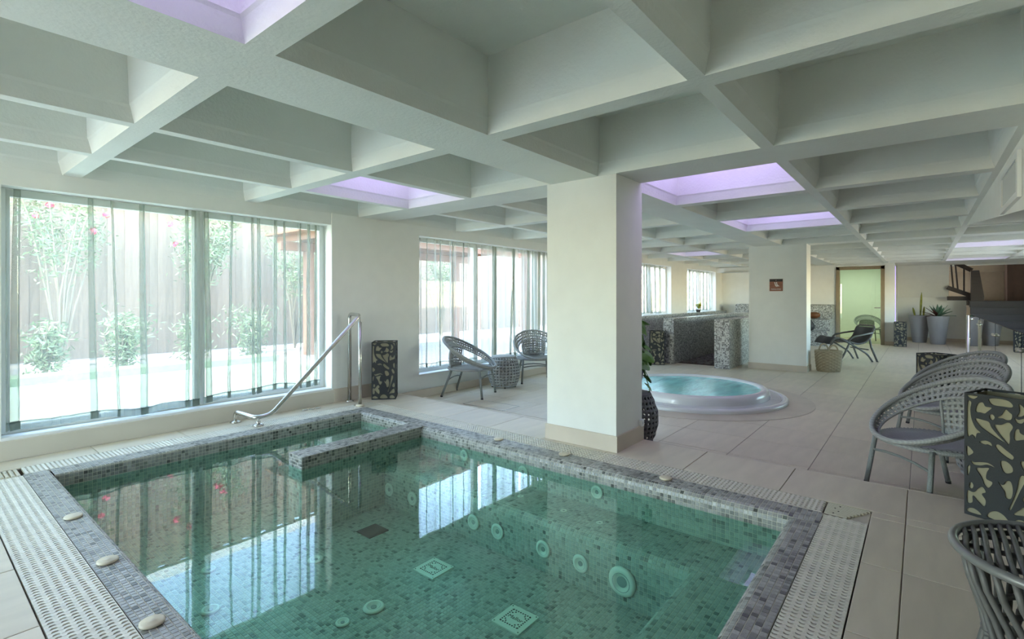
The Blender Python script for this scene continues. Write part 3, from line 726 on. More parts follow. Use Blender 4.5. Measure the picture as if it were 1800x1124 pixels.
# ------------------------------------------------------------------ handrail
t = thing('handrail', 'bent stainless steel handrail at the pool steps', 'handrail', (2.7, 4.9, DZ))
pts = [(2.06,5.06,DZ+.01),(2.06,5.06,.24),(2.12,4.765,.215),(2.26,4.765,.225),(3.235,4.775,1.135),(3.30,5.075,1.14),(3.30,5.075,DZ+.01)]
MB().tube(bend(pts, .06, 6), .0205, 14).build('rail', STEEL, t, smooth=True, world=True)
MB().tube([(3.235,4.775,DZ+.01),(3.235,4.775,1.06)], .019, 14).build('post', STEEL, t, smooth=True, world=True)
MB().tube([(3.235,4.775,1.05),(3.235,4.775,1.12)], .006, 8).build('stub', STEEL, t, smooth=True, world=True)
MB().tube([(2.14,4.765,DZ+.01),(2.14,4.765,.185)], .018, 14).tube([(2.14,4.765,.18),(2.14,4.765,.21)], .006, 8).build('short_post', STEEL, t, smooth=True, world=True)
for p in ((2.06,5.06),(3.30,5.075),(3.235,4.775),(2.14,4.765)):
    MB().lathe([(.048,0),(.048,.008),(.04,.016),(.026,.022),(.022,.022)], 24, (*p, DZ)).build('flange', STEEL if p != (3.235,4.775) else BUTTON, t, smooth=True, world=True)
t = thing('lifting_ring', 'small metal lifting handle lying on the deck below the window', 'handle', (2.82, 5.02, DZ))
for k in range(3):
    MB().tube([(2.74+.07*k+.028*math.cos(a), 5.03-.006*k+.02*math.sin(a), DZ+.005) for a in arc(0, 2*PI, 17)[:-1]], .004, 6, closed=True).build('ring', STEEL, t, smooth=True, world=True)

# ------------------------------------------------------------------ lanterns
HOLES = [[(125,152),(185,152),(160,178),(128,168)],[(122,215),(146,205),(140,260),(148,330),(172,390),(202,420),(180,430),(170,470),(150,445),(122,450)],
 [(250,165),(300,152),(360,158),(388,185),(378,203),(330,205),(285,205),(262,195)],[(172,255),(185,210),(215,195),(232,222),(268,225),(245,255),(225,275),(200,272),(178,272)],
 [(256,282),(272,272),(286,290),(275,312),(258,308)],[(300,290),(325,265),(345,222),(370,240),(384,255),(378,288),(350,298),(330,290)],
 [(170,322),(220,324),(252,332),(268,370),(308,420),(345,462),(300,440),(240,402),(195,368)],[(284,347),(322,337),(360,312),(380,322),(388,345),(372,385),(372,430),(364,468),(335,435),(302,390)],
 [(420,172),(448,192),(458,225),(440,252),(412,258),(425,220)],[(398,272),(420,282),(455,266),(440,302),(410,304)],
 [(395,390),(403,355),(422,348),(428,372),(455,382),(478,342),(480,400),(440,418),(400,430)],[(450,152),(482,152),(482,196),(466,172)],
 [(195,490),(230,472),(262,480),(270,505),(245,497),(225,502)],[(290,497),(310,482),(350,512),(392,547),(382,573),(350,560),(310,530)],[(120,535),(158,570),(145,595),(120,606)],
 [(145,642),(165,648),(200,638),(250,632),(288,655),(240,647),(200,663),(160,666)],[(318,602),(350,592),(383,620),(386,658),(350,678),(330,660)],
 [(430,577),(450,567),(473,600),(476,633),(455,638),(438,610)],[(455,490),(478,472),(480,543),(462,540)],[(122,692),(140,678),(135,730),(122,755)],
 [(175,692),(215,677),(253,668),(240,702),(237,750),(273,767),(250,812),(227,800),(207,745)],[(305,747),(330,767),(352,732),(378,732),(388,790),(378,848),(350,853),(340,810),(318,777)],
 [(425,682),(453,670),(453,710),(428,780),(398,870),(377,928),(367,922),(390,850),(410,770)],[(135,812),(150,802),(160,825),(150,848),(135,845)],
 [(122,872),(160,872),(190,832),(215,817),(233,850),(210,870),(233,910),(223,958),(185,930),(155,900),(153,948),(122,958)],[(392,955),(430,907),(442,892),(473,882),(476,943),(440,950)],
 [(122,1028),(127,1002),(160,992),(193,1007),(203,1028)],[(247,1028),(257,987),(300,967),(343,987),(360,1028)],[(402,1028),(407,992),(440,982),(473,1002),(478,1028)],[(440,832),(468,785),(478,802),(478,848),(455,858)]]
LW, LH = .27, .665
cu = bpy.data.curves.new('panel', 'CURVE'); cu.dimensions = '2D'; cu.fill_mode = 'BOTH'; cu.extrude = .002
def spl(pts):
    sp = cu.splines.new('POLY'); sp.points.add(len(pts)-1); sp.use_cyclic_u = True
    for p, q in zip(sp.points, pts): p.co = (q[0], q[1], 0, 1)
spl([(-LW/2,0),(LW/2,0),(LW/2,LH),(-LW/2,LH)])
for h in HOLES:
    spl([((x-105)/390*LW-LW/2, (1050-y)/910*LH) for x, y in catmull([(min(max(x,119),481), y) for x, y in h])])
tmp = bpy.data.objects.new('panel_tmp', cu); C.objects.link(tmp); dg = bpy.context.evaluated_depsgraph_get()
pan = bpy.data.meshes.new_from_object(tmp.evaluated_get(dg)); bpy.data.objects.remove(tmp)
pan.name = 'panel'; pan.transform(Matrix.Rotation(PI/2, 4, 'X')); pan.materials.clear(); pan.materials.append(FILI)
def lantern(loc, rz, label):
    t = thing('floor_lantern', label, 'lantern', loc, rz, 'pierced metal floor lanterns')
    for k in range(4):
        o = obj('panel', pan, t); a = k*PI/2; o.location = (math.sin(a)*LW/2, -math.cos(a)*LW/2, 0); o.rotation_euler = (0, 0, a)
    h = LW/2-.008; b = MB()
    for s in (-1, 1): b.box(-h, s*h-.001, .004, h, s*h+.001, LH-.012).box(s*h-.001, -h, .004, s*h+.001, h, LH-.012)
    b.build('paper_liner', PAPER, t)
    MB().box(-h, -h, .002, h, h, .012).build('base', FILI, t)
    b = MB()
    for s in (-1, 1): b.box(-LW/2, s*(LW/2-.005)-.006, LH-.006, LW/2, s*(LW/2-.005)+.006, LH+.002).box(s*(LW/2-.005)-.006, -LW/2, LH-.006, s*(LW/2-.005)+.006, LW/2, LH+.002)
    b.build('top_frame', FILI, t)
    MB().tube([(0,0,.012),(0,0,.10)], .02, 12).lathe([(.0,.10),(.03,.12),(.038,.15),(.025,.19),(0,.2)], 14, cap=False).build('bulb', BUTTON, t, smooth=True)
    return t
lantern((3.70, 4.955, DZ), math.radians(-43), 'dark pierced floral lantern with cream paper at the white pier by the handrail')
lantern((9.62, 4.10, 0), math.radians(-62), 'pierced floral lantern against the low mosaic wall end')
lantern((17.25, .45, 0), math.radians(-88), 'pierced floral lantern on the far floor beside the grey planters')
lantern((7.75, -.14, 0), math.radians(-38), 'pierced floral lantern partly hidden behind the row of wicker chairs')
lantern((3.80, -.36, DZ), math.radians(-112), 'large pierced floral lantern at the right edge in front of the wicker chairs')

# ------------------------------------------------------------------ wicker chairs
def make_chair(label):
    t = thing('wicker_chair', label, 'chair', (0,0,0), 0, 'round grey wicker armchairs')
    R = .355
    def rim(p): return Vector((R*math.cos(p), R*math.sin(p)*.98, .585-.195*math.cos(p)))
    def inn(p):
        w_ = (1-math.cos(p))/2; r = R-.028-.065*w_**.7
        return Vector((r*math.cos(p)+.008*w_, r*math.sin(p)*.98, .585-.195*math.cos(p)-.012-.115*w_))
    MB().tube([rim(a) for a in arc(0, 2*PI, 65)[:-1]], .017, 10, closed=True).build('hoop', WICK, t, smooth=True)
    def band(s, q):
        p = .55+(2*PI-1.1)*s; a, c_ = rim(p), inn(p); m_ = a.lerp(c_, q); return m_+Vector((math.cos(p), math.sin(p), -.3))*(.012*math.sin(q*PI))
    solidify(perf(band, 50, 3, .54).build('arm_band', WICK, t, smooth=True), .007)
    MB().tube([inn(a) for a in arc(0, 2*PI, 65)[:-1]], .009, 8, closed=True).build('inner_hoop', WICK, t, smooth=True)
    def back(s, q):
        p = PI-.78+1.56*s; a = inn(p); c_ = Vector((.27*math.cos(p)*.98, .27*math.sin(p)*.86, .375)); m_ = a.lerp(c_, q); m_ += Vector((math.cos(p),math.sin(p),0))*(.02*math.sin(q*PI)); return m_
    solidify(perf(back, 13, 7, .5, solid=lambda i, j: j > 5).build('backrest', WICK, t, smooth=True), .007)
    for p in (PI-.78, PI+.78):
        a = inn(p); c_ = Vector((.27*math.cos(p)*.98, .27*math.sin(p)*.86, .375)); MB().tube([a, a.lerp(c_,.5)+Vector((math.cos(p),math.sin(p),0))*.02, c_], .009, 8).build('back_post', WICK, t, smooth=True)
    b = MB(); n = 26
    for k in range(n):                                           # woven seat strips
        x = -.265+.57*k/(n-1); y = math.sqrt(max(.0004, .300**2-(x-.02)**2))*.99; b.tube([(x,-y,.381),(x,-y*.5,.372),(x,0,.368),(x,y*.5,.372),(x,y,.381)], .0092, 6)
    b.build('seat', WICK, t, smooth=True)
    MB().tube([(.02+.303*math.cos(a), .303*math.sin(a), .37) for a in arc(0, 2*PI, 49)[:-1]], .014, 8, closed=True).build('seat_rim', WICK, t, smooth=True)
    lf = [((.235,s*.235,.375),(.285,s*.265,0)) for s in (1,-1)]; lr = [((-.17,s*.2,.365),(-.30,s*.25,0)) for s in (1,-1)]
    for a, c_ in lf+lr:
        lg = MB().tube([a, c_], .0155, 10).build('leg', POLE, t, smooth=True); e = Vector(c_).lerp(Vector(a), .05)
        MB().tube([c_, tuple(e)], .0168, 10).build('foot_cap', POTD, lg)
    def mid(l, z): a, c_ = Vector(l[0]), Vector(l[1]); f_ = (a.z-z)/(a.z-c_.z); return a.lerp(c_, f_)
    for pair, z in ((lf, .25), (lr, .22)):
        a, c_ = mid(pair[0], z), mid(pair[1], z); MB().tube([a, a.lerp(c_,.25)+Vector((0,0,.018)), a.lerp(c_,.5)+Vector((0,0,.024)), a.lerp(c_,.75)+Vector((0,0,.018)), c_], .009, 8).build('stretcher', POLE, t, smooth=True)
    return t
ch = make_chair('round grey wicker armchair with splayed legs, left of the drum stool')
ch.location = (4.97, 4.79, 0); ch.rotation_euler = (0, 0, math.radians(-68))
copy_tree(ch, (6.47, 4.77, 0), math.radians(-134), 'round grey wicker armchair facing the room, partly behind the near column')
copy_tree(ch, (4.38, -.08, 0), math.radians(130), 'round grey wicker armchair nearest the camera, behind the large lantern')
copy_tree(ch, (5.73, -.20, 0), math.radians(130), 'second round grey wicker armchair in the row by the glass railing')
copy_tree(ch, (6.72, -.27, 0), math.radians(126), 'third round grey wicker armchair, mostly hidden at the end of the row')
copy_tree(ch, (18.6, 1.25, 0), math.radians(-165), 'round wicker chair seen green through the glass door')

def make_stool(label, m=WICK):
    t = thing('drum_stool', label, 'stool', (0,0,0), 0, 'perforated wicker drum stools')
    prof = [(.0,.185),(.15,.215),(.4,.238),(.62,.236),(.85,.205),(1,.178)]
    def rad(q):
        for (a, r0), (c_, r1) in zip(prof, prof[1:]):
            if q <= c_+1e-9: f_ = (q-a)/(c_-a); f_ = f_*f_*(3-2*f_); return r0+(r1-r0)*f_
        return prof[-1][1]
    solidify(perf(lambda s, q: Vector((rad(q)*math.cos(2*PI*s), rad(q)*math.sin(2*PI*s), .03+.42*q)), 30, 10, .58, True).build('body', m, t, smooth=True), .008)
    MB().lathe([(.178,.445),(.18,.456),(.172,.464),(.12,.467),(0,.468)], 40, cap=False).build('top', m, t, smooth=True)
    MB().tube([(.187*math.cos(a), .187*math.sin(a), .032) for a in arc(0,2*PI,33)[:-1]], .009, 8, closed=True).build('base_ring', m, t, smooth=True)
    for k in range(4): a = PI/4+k*PI/2; MB().lathe([(.012,0),(.012,.03)], 10, (.17*math.cos(a), .17*math.sin(a), 0)).build('foot', DARK, t)
    return t
stl = make_stool('grey wicker drum stool between the two chairs by the window'); stl.location = (5.74, 4.82, 0)
copy_tree(stl, (5.05, -.42, 0), .3, 'grey wicker drum stool tucked between the chairs by the glass railing')
st3 = make_stool('dark grey wicker drum stool carrying the potted plant behind the near column', WICKD); st3.location = (4.28, 2.07, 0)

# ------------------------------------------------------------------ potted climbing plant
t = thing('potted_climber', 'green trailing plant in a dark pot on the drum stool behind the column', 'plant', (4.28, 2.07, .468))
MB().lathe([(.07,0),(.085,.02),(.115,.22),(.125,.26),(.118,.27),(.11,.25),(0,.24)], 28, cap=False).build('pot', POTD, t, smooth=True)
MB().tube([(0,0,.24),(0,0,.62)], .02, 10).build('moss_pole', STEM, t, smooth=True)
hp = smooth_poly([(0,-.02),(.03,-.045),(.06,-.03),(.055,.02),(.03,.06),(0,.09),(-.03,.06),(-.055,.02),(-.06,-.03),(-.03,-.045)], 1)
b = MB(); b.add([(x, y, -abs(x)*.35-(y-.02)**2*2) for x, y in hp]+[(0,.02,.004)], [(i, (i+1) % len(hp), len(hp)) for i in range(len(hp))])
lm = b.mesh('leaf'); lm.materials.append(LEAF)
rng = random.Random(3); stems = MB()
cr = Vector((math.sin(math.radians(39.1)), -math.cos(math.radians(39.1)), 0)); fw = Vector((cr.y*-1, cr.x, 0))
for k in range(34):
    a = rng.uniform(0, 2*PI); z = rng.uniform(.2, .66); r = rng.uniform(.07, .17)*(1.15-.7*max(0, z-.3))
    p = Vector((r*math.cos(a), r*math.sin(a), z)); o = obj('leaf', lm, t); o.location = p; s = rng.uniform(.7, 1.1); o.scale = (s, s, s)
    o.rotation_euler = (rng.uniform(-1.3, -.4), rng.uniform(-.4, .4), a-PI/2); stems.tube([(0,0,z-.06), p*.6+Vector((0,0,z*.4)), p], .003, 5)
for q, (r, z) in enumerate([(.16,.13),(.165,.05),(.18,-.02),(.13,.19),(.12,.26),(.17,.30),(.15,.37),(.12,.45),(.1,.5),(.09,.58)]):
    p = cr*r+Vector((0,0,z)); o = obj('leaf', lm, t); o.location = p; o.scale = (.8,.8,.8); o.rotation_euler = (rng.uniform(-1.5,-.9), rng.uniform(-.3,.3), math.atan2(cr.y,cr.x)-PI/2+rng.uniform(-.5,.5))
    stems.tube([(0,0,.26), cr*.09+Vector((0,0,max(z,.2)+.06)), p], .0025, 5)
stems.build('stems', LEAF, t)
t = thing('wall_socket', 'small white socket low on the side of the near column', 'socket', (3.9, 1.815, .29))
MB().bbox(3.90,1.79,.262,3.945,1.8145,.318,.002).build('box', WHITE, t, world=True); MB().box(3.912,1.7895,.28,3.933,1.7902,.30).build('cover', METVENT, t, world=True)

# ------------------------------------------------------------------ rattan side table (near right)
t = thing('rattan_table', 'round grey rattan side table in the near right corner', 'table', (2.07, -.33, DZ))
R = .255
MB().tube([(R*math.cos(a), R*math.sin(a), .447) for a in arc(0,2*PI,65)[:-1]], .013, 12, closed=True).build('top_rim', mat('grey_metal_rim', (.21,.215,.21), .3, .2), t, smooth=True)
for k in range(21):
    y = -.225+.0225*k; x = math.sqrt(R*R-y*y)-.008
    MB().tube([(-x,y,.447),(-x*.4,y+.002,.45),(x*.4,y-.002,.449),(x,y,.447)], .0072, 8).build('top_cane', RATT, t, smooth=True)
for k in range(3): y = (-.11,.0,.11)[k]; MB().tube([(y,-.22,.434),(y,.22,.434)], .008, 8).build('top_batten', RATT, t, smooth=True)
cane = MB().tube([(.235,0,.435),(.222,.012,.36),(.19,.04,.27),(.172,.055,.2),(.185,.065,.13),(.225,.072,.03),(.232,.074,0)], [.0085,.009,.009,.0098,.009,.009,.009], 8).tube([(.1735,.053,.208),(.1715,.0555,.194)], .0125, 8).mesh('cane'); cane.materials.append(RATT)
cane.polygons.foreach_set('use_smooth', [True]*len(cane.polygons))
for k in range(30):
    o = obj('cane', cane, t); o.rotation_euler = (0, 0, 2*PI*k/30)
for r, z, w_ in ((.165,.26,.009),(.158,.2,.009),(.222,.02,.01),(.228,.43,.009)): MB().tube([(r*math.cos(a), r*math.sin(a), z) for a in arc(0,2*PI,49)[:-1]], w_, 8, closed=True).build('ring', RATT, t, smooth=True)

# ================================================================== HOT TUB
TC = (6.86, 2.43)
t = thing('hot_tub', 'round white hot tub with overflow grille set in the floor', 'hot tub', (*TC, 0))
MB().lathe([(1.16,0),(1.165,.03),(1.15,.052),(1.12,.058),(1.09,.052),(1.085,.035),(.95,.035)], 128, cap=False).build('outer_rim', ACRY, t, smooth=True)
MB().lathe([(.955,.03),(.95,.09),(.94,.13),(.915,.155),(.885,.16),(.86,.15),(.85,.12),(.845,.03),(.7,-.2),(0,-.25)], 128, cap=False).build('inner_rim', ACRY, t, smooth=True)
b = MB()
for r in np.arange(.963, 1.083, .0155): b.lathe([(r,.036),(r,.05),(r+.0105,.05),(r+.0105,.036)], 128, cap=False)
for k in range(180):
    a = 2*PI*k/180; c_, s = math.cos(a), math.sin(a); h = .004
    b.add([(.96*c_-h*s,.96*s+h*c_,.049),(1.083*c_-h*s,1.083*s+h*c_,.049),(1.083*c_+h*s,1.083*s-h*c_,.049),(.96*c_+h*s,.96*s-h*c_,.049)], [(3,2,1,0)])
b.build('overflow_grille', ACRY, t, kind='stuff')
tag(MB().lathe([(.853,0),(0,0)], 96, (*TC, .125), cap=False).build('tub_water', TUBW, smooth=True), 'swirling turquoise water in the round hot tub', 'water')
tag(MB().lathe([(1.45,0),(1.45,.0035),(1.15,.0035)], 96, (*TC, 0), cap=False).build('stone_surround', mat('stone_ring', (.60,.52,.40), .4, var=.1, vscale=3)), 'curved beige stone surround of the hot tub', 'stone surround', kind='structure')

# ================================================================== LOW MOSAIC WALLS AND SEATS
def low_wall(x0, y0, x1, y1, h, label):
    t = thing('mosaic_wall', label, 'low wall', ((x0+x1)/2, (y0+y1)/2, 0), 0, 'low mosaic walls of the foot bath')
    MB().box(x0+.012, y0, 0, x1, y1, h-.012).build('core', MOSF, t, world=True)
    MB().box(x0, y0-.001, 0, x0+.013, y1+.001, h-.011).build('end_face', MOSW, t, world=True)
    MB().box(x0, y0-.001, h-.013, x1, y1+.001, h).build('cap', MOSW, t, world=True)
    tl = []
    n = round((y1-y0)/.026); m_ = round(h/.026)
    for i in range(n):
        for j in range(m_): a, c_ = y1-(y1-y0)*i/n, y1-(y1-y0)*(i+1)/n; tl.append([(x0,a,h*j/m_),(x0,c_,h*j/m_),(x0,c_,h*(j+1)/m_),(x0,a,h*(j+1)/m_)])
    V, F = tiles_np(tl, .0042, .002); np_obj('end_tiles', V, F, MOSE, t, 'stuff')
    return t
MOSE = mosaic('mosaic_end', [(0, (.16, .15, .15)), (.4, (.30, .29, .285)), (.55, (.62, .61, .59)), (1, (.74, .73, .71))])
low_wall(9.74, 2.755, 14.5, 3.02, .915, 'low mosaic wall next to the wide column')
low_wall(9.84, 3.84, 15.6, 4.05, .905, 'middle low mosaic wall beside the pebble foot bath')
tag(MB().box(9.6, 5.02, 0, 17.45, WV-.002, .895).build('mosaic_wall', MOSF), 'long mosaic-clad ledge under the distant windows', 'low wall', 'low mosaic walls of the foot bath')
t = thing('foot_bath', 'shallow channel of dark pebbles between the low mosaic walls', 'foot bath', (12, 3.43, 0))
MB().box(10.05, 3.03, .0, 14.4, 3.83, .012).build('bed', SOIL, t, world=True)
b = MB(); rng = random.Random(5)
for k in range(900):
    x, y = rng.uniform(10.1, 14.3), rng.uniform(3.07, 3.79); rx, ry, rz_ = rng.uniform(.025,.05), rng.uniform(.02,.035), rng.uniform(.012,.02); a = rng.uniform(0, PI)
    ring = [(math.cos(2*PI*i/6), math.sin(2*PI*i/6)) for i in range(6)]; R_ = lambda p, z: (x+p[0]*rx*math.cos(a)-p[1]*ry*math.sin(a), y+p[0]*rx*math.sin(a)+p[1]*ry*math.cos(a), z)
    b.add([R_(p, .012) for p in ring]+[R_((p[0]*.7, p[1]*.7), .012+rz_) for p in ring], [tuple(range(6, 12))]+[(i, (i+1) % 6, 6+(i+1) % 6, 6+i) for i in range(6)])
b.build('pebbles', PEB, t, kind='stuff', world=True)
for k in range(4): MB().lathe([(.014,0),(.014,.008),(0,.01)], 10, cap=False).build('nozzle', STEEL, t).matrix_local = Matrix.Translation((-1.4+.35*k, .395, .42)) @ Matrix.Rotation(PI/2, 4, 'X')
t = thing('mosaic_seat', 'stepped mosaic seat against the end wall', 'bench', (16.7, 3.3, 0))
for x0, x1, h, nm in ((16.95,17.48,1.12,'backrest'),(16.45,16.95,.72,'upper_step'),(15.95,16.45,.40,'lower_step')): MB().bbox(x0, 1.98, 0, x1, 4.6, h, .03).build(nm, MOSF, t, world=True)
tag(MB().lathe([(.0,0),(.06,0),(.14,.05),(.165,.10),(.14,.16),(.06,.19),(0,.19)], 24, (16.7, 2.4, .72), cap=False).build('brown_bowl', mat('brown_glaze', (.16,.06,.02), .4, var=.3), smooth=True), 'round brown ceramic pot on the mosaic seat', 'pot')
t = thing('dark_vase', 'dark green vase on the lower step of the mosaic seat', 'vase', (16.2, 2.42, .4))
MB().lathe([(.05,0),(.1,.06),(.12,.14),(.08,.22),(.04,.26),(.05,.3),(.045,.3),(.03,.25)], 20, cap=False).build('body', POTD, t, smooth=True)
t = thing('croton_plant', 'small yellow-green leafy plant on the distant window ledge', 'plant', (14.85, 5.06, .895))
MB().lathe([(.05,0),(.07,.08),(.06,.08),(0,.07)], 16, cap=False).build('pot', POTD, t)
rng = random.Random(9)
lo = MB().add([(0,-.09,0),(.035,0,.012),(0,.13,-.01),(-.035,0,.012)], [(0,1,3),(1,2,3)]).mesh('leaf'); lo.materials.append(LEAFY)
for k in range(22):
    a = rng.uniform(0,2*PI); o = obj('leaf', lo, t); r = rng.uniform(.02,.08); o.location = (r*math.cos(a), r*math.sin(a)-.03, .12+rng.uniform(0,.13)); o.rotation_euler = (rng.uniform(-.2,.9), rng.uniform(-.5,.5), a-PI/2)
# air diffuser
t = thing('slot_diffuser', 'dark linear air slot near the end wall ceiling', 'vent', (16.85, 4.6, 2.1))
MB().box(16.80, 4.22, 2.122, 16.895, 4.98, 2.1299).build('slot', FILI, t, world=True); MB().box(16.79, 4.2, 2.12, 16.81, 5.0, 2.1299).build('flange', METVENT, t, world=True)

# ------------------------------------------------------------------ sign on the wide column
t = thing('wall_sign', 'brown wooden sign with white bare feet on the wide column', 'sign', (10.2, 2.063, 1.555))
plt = MB().bbox(10.184, 1.955, 1.444, 10.1995, 2.172, 1.665, .001).build('plate', SIGN, t, world=True)
MB().box(10.1825, 1.955, 1.617, 10.184, 2.172, 1.665).build('top_band', SIGND, t, world=True)
def on_sign(poly, name):
    MB().prism(poly, lambda p, k: (10.1835-.001*k, 2.063-p[0], 1.555+p[1])).build(name, SIGNW, plt, world=True)
on_sign([(-.03,.052),(-.014,.052),(-.004,.01),(.012,-.012),(.03,-.022),(.024,-.03),(.0,-.03),(-.014,-.012)][::-1], 'foot')
on_sign([(.0,.056),(.016,.052),(.02,.016),(.036,-.006),(.056,-.018),(.05,-.027),(.022,-.02),(.008,.006)][::-1], 'foot')
for nm, s, z, sz in (('lettering', 'PEDILUVIO', 1.477, .034), ('arrow', '<', 1.638, .03)):
    mt = Matrix.Translation(WM[t.name].inverted() @ Vector((10.1815, 2.063, z))) @ Matrix.Rotation(-PI/2, 4, 'Z') @ Matrix.Rotation(PI/2, 4, 'X'); text_mesh(nm, s, sz, SIGNW, plt, mt, .0006)

# ------------------------------------------------------------------ basket
t = thing('palm_basket', 'woven straw basket with two loop handles beside the wide column', 'basket', (10.62, 1.30, 0), math.radians(-51))
def bsk(s, q):
    a = 2*PI*s; rx, ry = .165+.035*q**.6, .12+.03*q**.6; n = 3.2
    c_, d = math.cos(a), math.sin(a); k = (abs(c_)**n+abs(d)**n)**(-1/n); return Vector((rx*c_*k, ry*d*k, .005+.365*q))
b = MB(); N, M_ = 96, 14
for j in range(M_+1):
    for i in range(N):
        p = bsk(i/N, j/M_); bump_ = .016*abs(math.sin(i*PI/8+(j % 2)*PI/2))-.006; p += Vector((p.x, p.y, 0)).normalized()*bump_; b.v.append(tuple(p))
for j in range(M_):
    for i in range(N): l = (i+1) % N; b.f.append((j*N+i, j*N+l, (j+1)*N+l, (j+1)*N+i))
b.f.append(tuple(range(N))[::-1]); solidify(b.build('body', BASK, t), .012)
MB().tube([bsk(i/48, 1) for i in range(48)], .012, 8, closed=True).build('rim', BASK, t, smooth=True)
for s in (-1, 1): MB().tube([(.085*math.cos(a), s*.14, .35+.13*math.sin(a)) for a in arc(0, PI, 13)], .014, 8).build('handle', BASK, t, smooth=True)

# ------------------------------------------------------------------ rattan lounge chair
t = thing('rattan_lounger', 'low grey rattan lounge chair with dark sling behind the basket', 'lounge chair', (12.75, 1.22, 0), math.radians(128))
sl_ = [(-.38,.70),(-.36,.66),(-.30,.50),(-.20,.40),(-.05,.36),(.10,.40),(.25,.46),(.38,.50),(.46,.46),(.52,.36)]
for s in (-1, 1):
    MB().tube(bend([(x, s*.27, z) for x, z in sl_], .05, 3), .019, 8).build('side_rail', RATT, t, smooth=True)
    MB().tube([(-.28,s*.27,.48),(-.30,s*.29,.3),(-.42,s*.3,0)], .019, 8).build('leg', RATT, t, smooth=True)
    MB().tube(bend([(.34,s*.28,.49),(.05,s*.29,.33),(-.22,s*.3,.16),(-.32,s*.3,0)], .2, 6), .018, 8).build('leg', RATT, t, smooth=True)
    MB().tube([(.12,s*.27,.40),(.22,s*.28,.2),(.34,s*.29,0)], .019, 8).build('leg', RATT, t, smooth=True)
    MB().tube(bend([(-.34,s*.28,.60),(-.1,s*.33,.56),(.08,s*.32,.52),(.16,s*.28,.43)], .08, 5), .018, 8).build('armrest', RATT, t, smooth=True)
for x, z in ((.30,.2),(-.25,.25)): MB().tube([(x,-.28,z),(x,.28,z)], .012, 8).build('stretcher', RATT, t, smooth=True)
MB().tube(bend([(-.38,-.27,.69),(-.40,-.22,.74),(-.40,.22,.74),(-.38,.27,.69)], .05, 4), .019, 8).build('head_rail', RATT, t, smooth=True)
b = MB(); sp = bend([(x, 0, z) for x, z in sl_], .05, 3)
for p in sp: b.v += [(p.x, -.26, p.z), (p.x, .26, p.z)]
b.f += [(2*i, 2*i+1, 2*i+3, 2*i+2) for i in range(len(sp)-1)]; solidify(b.build('sling', SLING, t, smooth=True), .014)

# ================================================================== FAR END: door, planters, stairs, railing
t = thing('door_1', 'green-tinted glass door in an oak frame at the far end', None, (U1, 1.37, 0), 0, None, 'structure')
MB().box(U1-.04,.80,0,U1+.12,.89,2.22).box(U1-.04,1.86,0,U1+.12,1.95,2.22).box(U1-.04,.80,2.13,U1+.12,1.95,2.22).build('door_frame', OAK, t, world=True)
leafd = MB().box(U1+.04,.89,.01,U1+.05,1.86,2.13).build('glass_leaf', GDOOR, t, world=True)
MB().box(U1-.05,.9,1.02,U1+.04,.93,1.05).box(U1-.06,.9,1.02,U1-.045,1.03,1.045).build('handle', STEEL, leafd, world=True)
def planter(loc, label, s=1):
    t = thing('tall_planter', label, 'planter', loc, 0, 'tall grey tapered planters')
    MB().lathe([(0,0),(.155,0),(.165,.01),(.255,.79),(.258,.80),(.24,.80),(.235,.76),(0,.75)], 40, cap=False).build('pot', POT, t, smooth=True)
    MB().lathe([(.235,.752),(0,.757)], 24, cap=False).build('soil', SOIL, t); return t
p1 = planter((19.15, .05, 0), 'tall grey tapered planter with an upright snake plant'); p2 = planter((18.75, -.36, 0), 'tall grey tapered planter with a dark agave rosette')
t = thing('snake_plant', 'upright yellow-green snake plant in the left planter', 'plant', (19.15, .05, .757))
for x, y, h, l in ((0,-.02,.72,-.03),(-.02,.10,.27,.05),(.02,-.09,.3,-.02)):
    b = MB()
    for k in range(9):
        f_ = k/8; w_ = .024*(.6+.8*f_)*(1-f_**4)+.002; b.v += [(x, y-w_+l*f_, h*f_), (x-.012, y+l*f_, h*f_), (x, y+w_+l*f_, h*f_)]
    for k in range(8): b.f += [(3*k,3*k+1,3*k+4,3*k+3),(3*k+1,3*k+2,3*k+5,3*k+4)]
    solidify(b.build('leaf', mat('snake_leaf', (.22,.24,.03), .45, var=.5, vscale=9), t, smooth=True), .008)
t = thing('agave', 'dark green agave with reddish outer leaves in the right planter', 'plant', (18.75, -.36, .757))
rng = random.Random(4)
for k in range(22):
    a = 2.4*k; el = .25+1.15*k/22; L = .42 if k < 16 else .36; b = MB()
    for q in range(7):
        f_ = q/6; w_ = .045*math.sin(PI*min(1, f_*.8+.2))+.002; r = L*f_*math.cos(el); z = L*f_*math.sin(el)-.12*f_*f_*(1.2-el)
        n_ = Vector((-math.sin(a), math.cos(a), 0)); c_ = Vector((r*math.cos(a), r*math.sin(a), z)); b.v += [tuple(c_-n_*w_+Vector((0,0,.015))), tuple(c_), tuple(c_+n_*w_+Vector((0,0,.015)))]
    for q in range(6): b.f += [(3*q,3*q+1,3*q+4,3*q+3),(3*q+1,3*q+2,3*q+5,3*q+4)]
    side = math.sin(a) > .3 and k < 12
    b.build('leaf', REDLEAF if side else AGAVE, t, smooth=True)
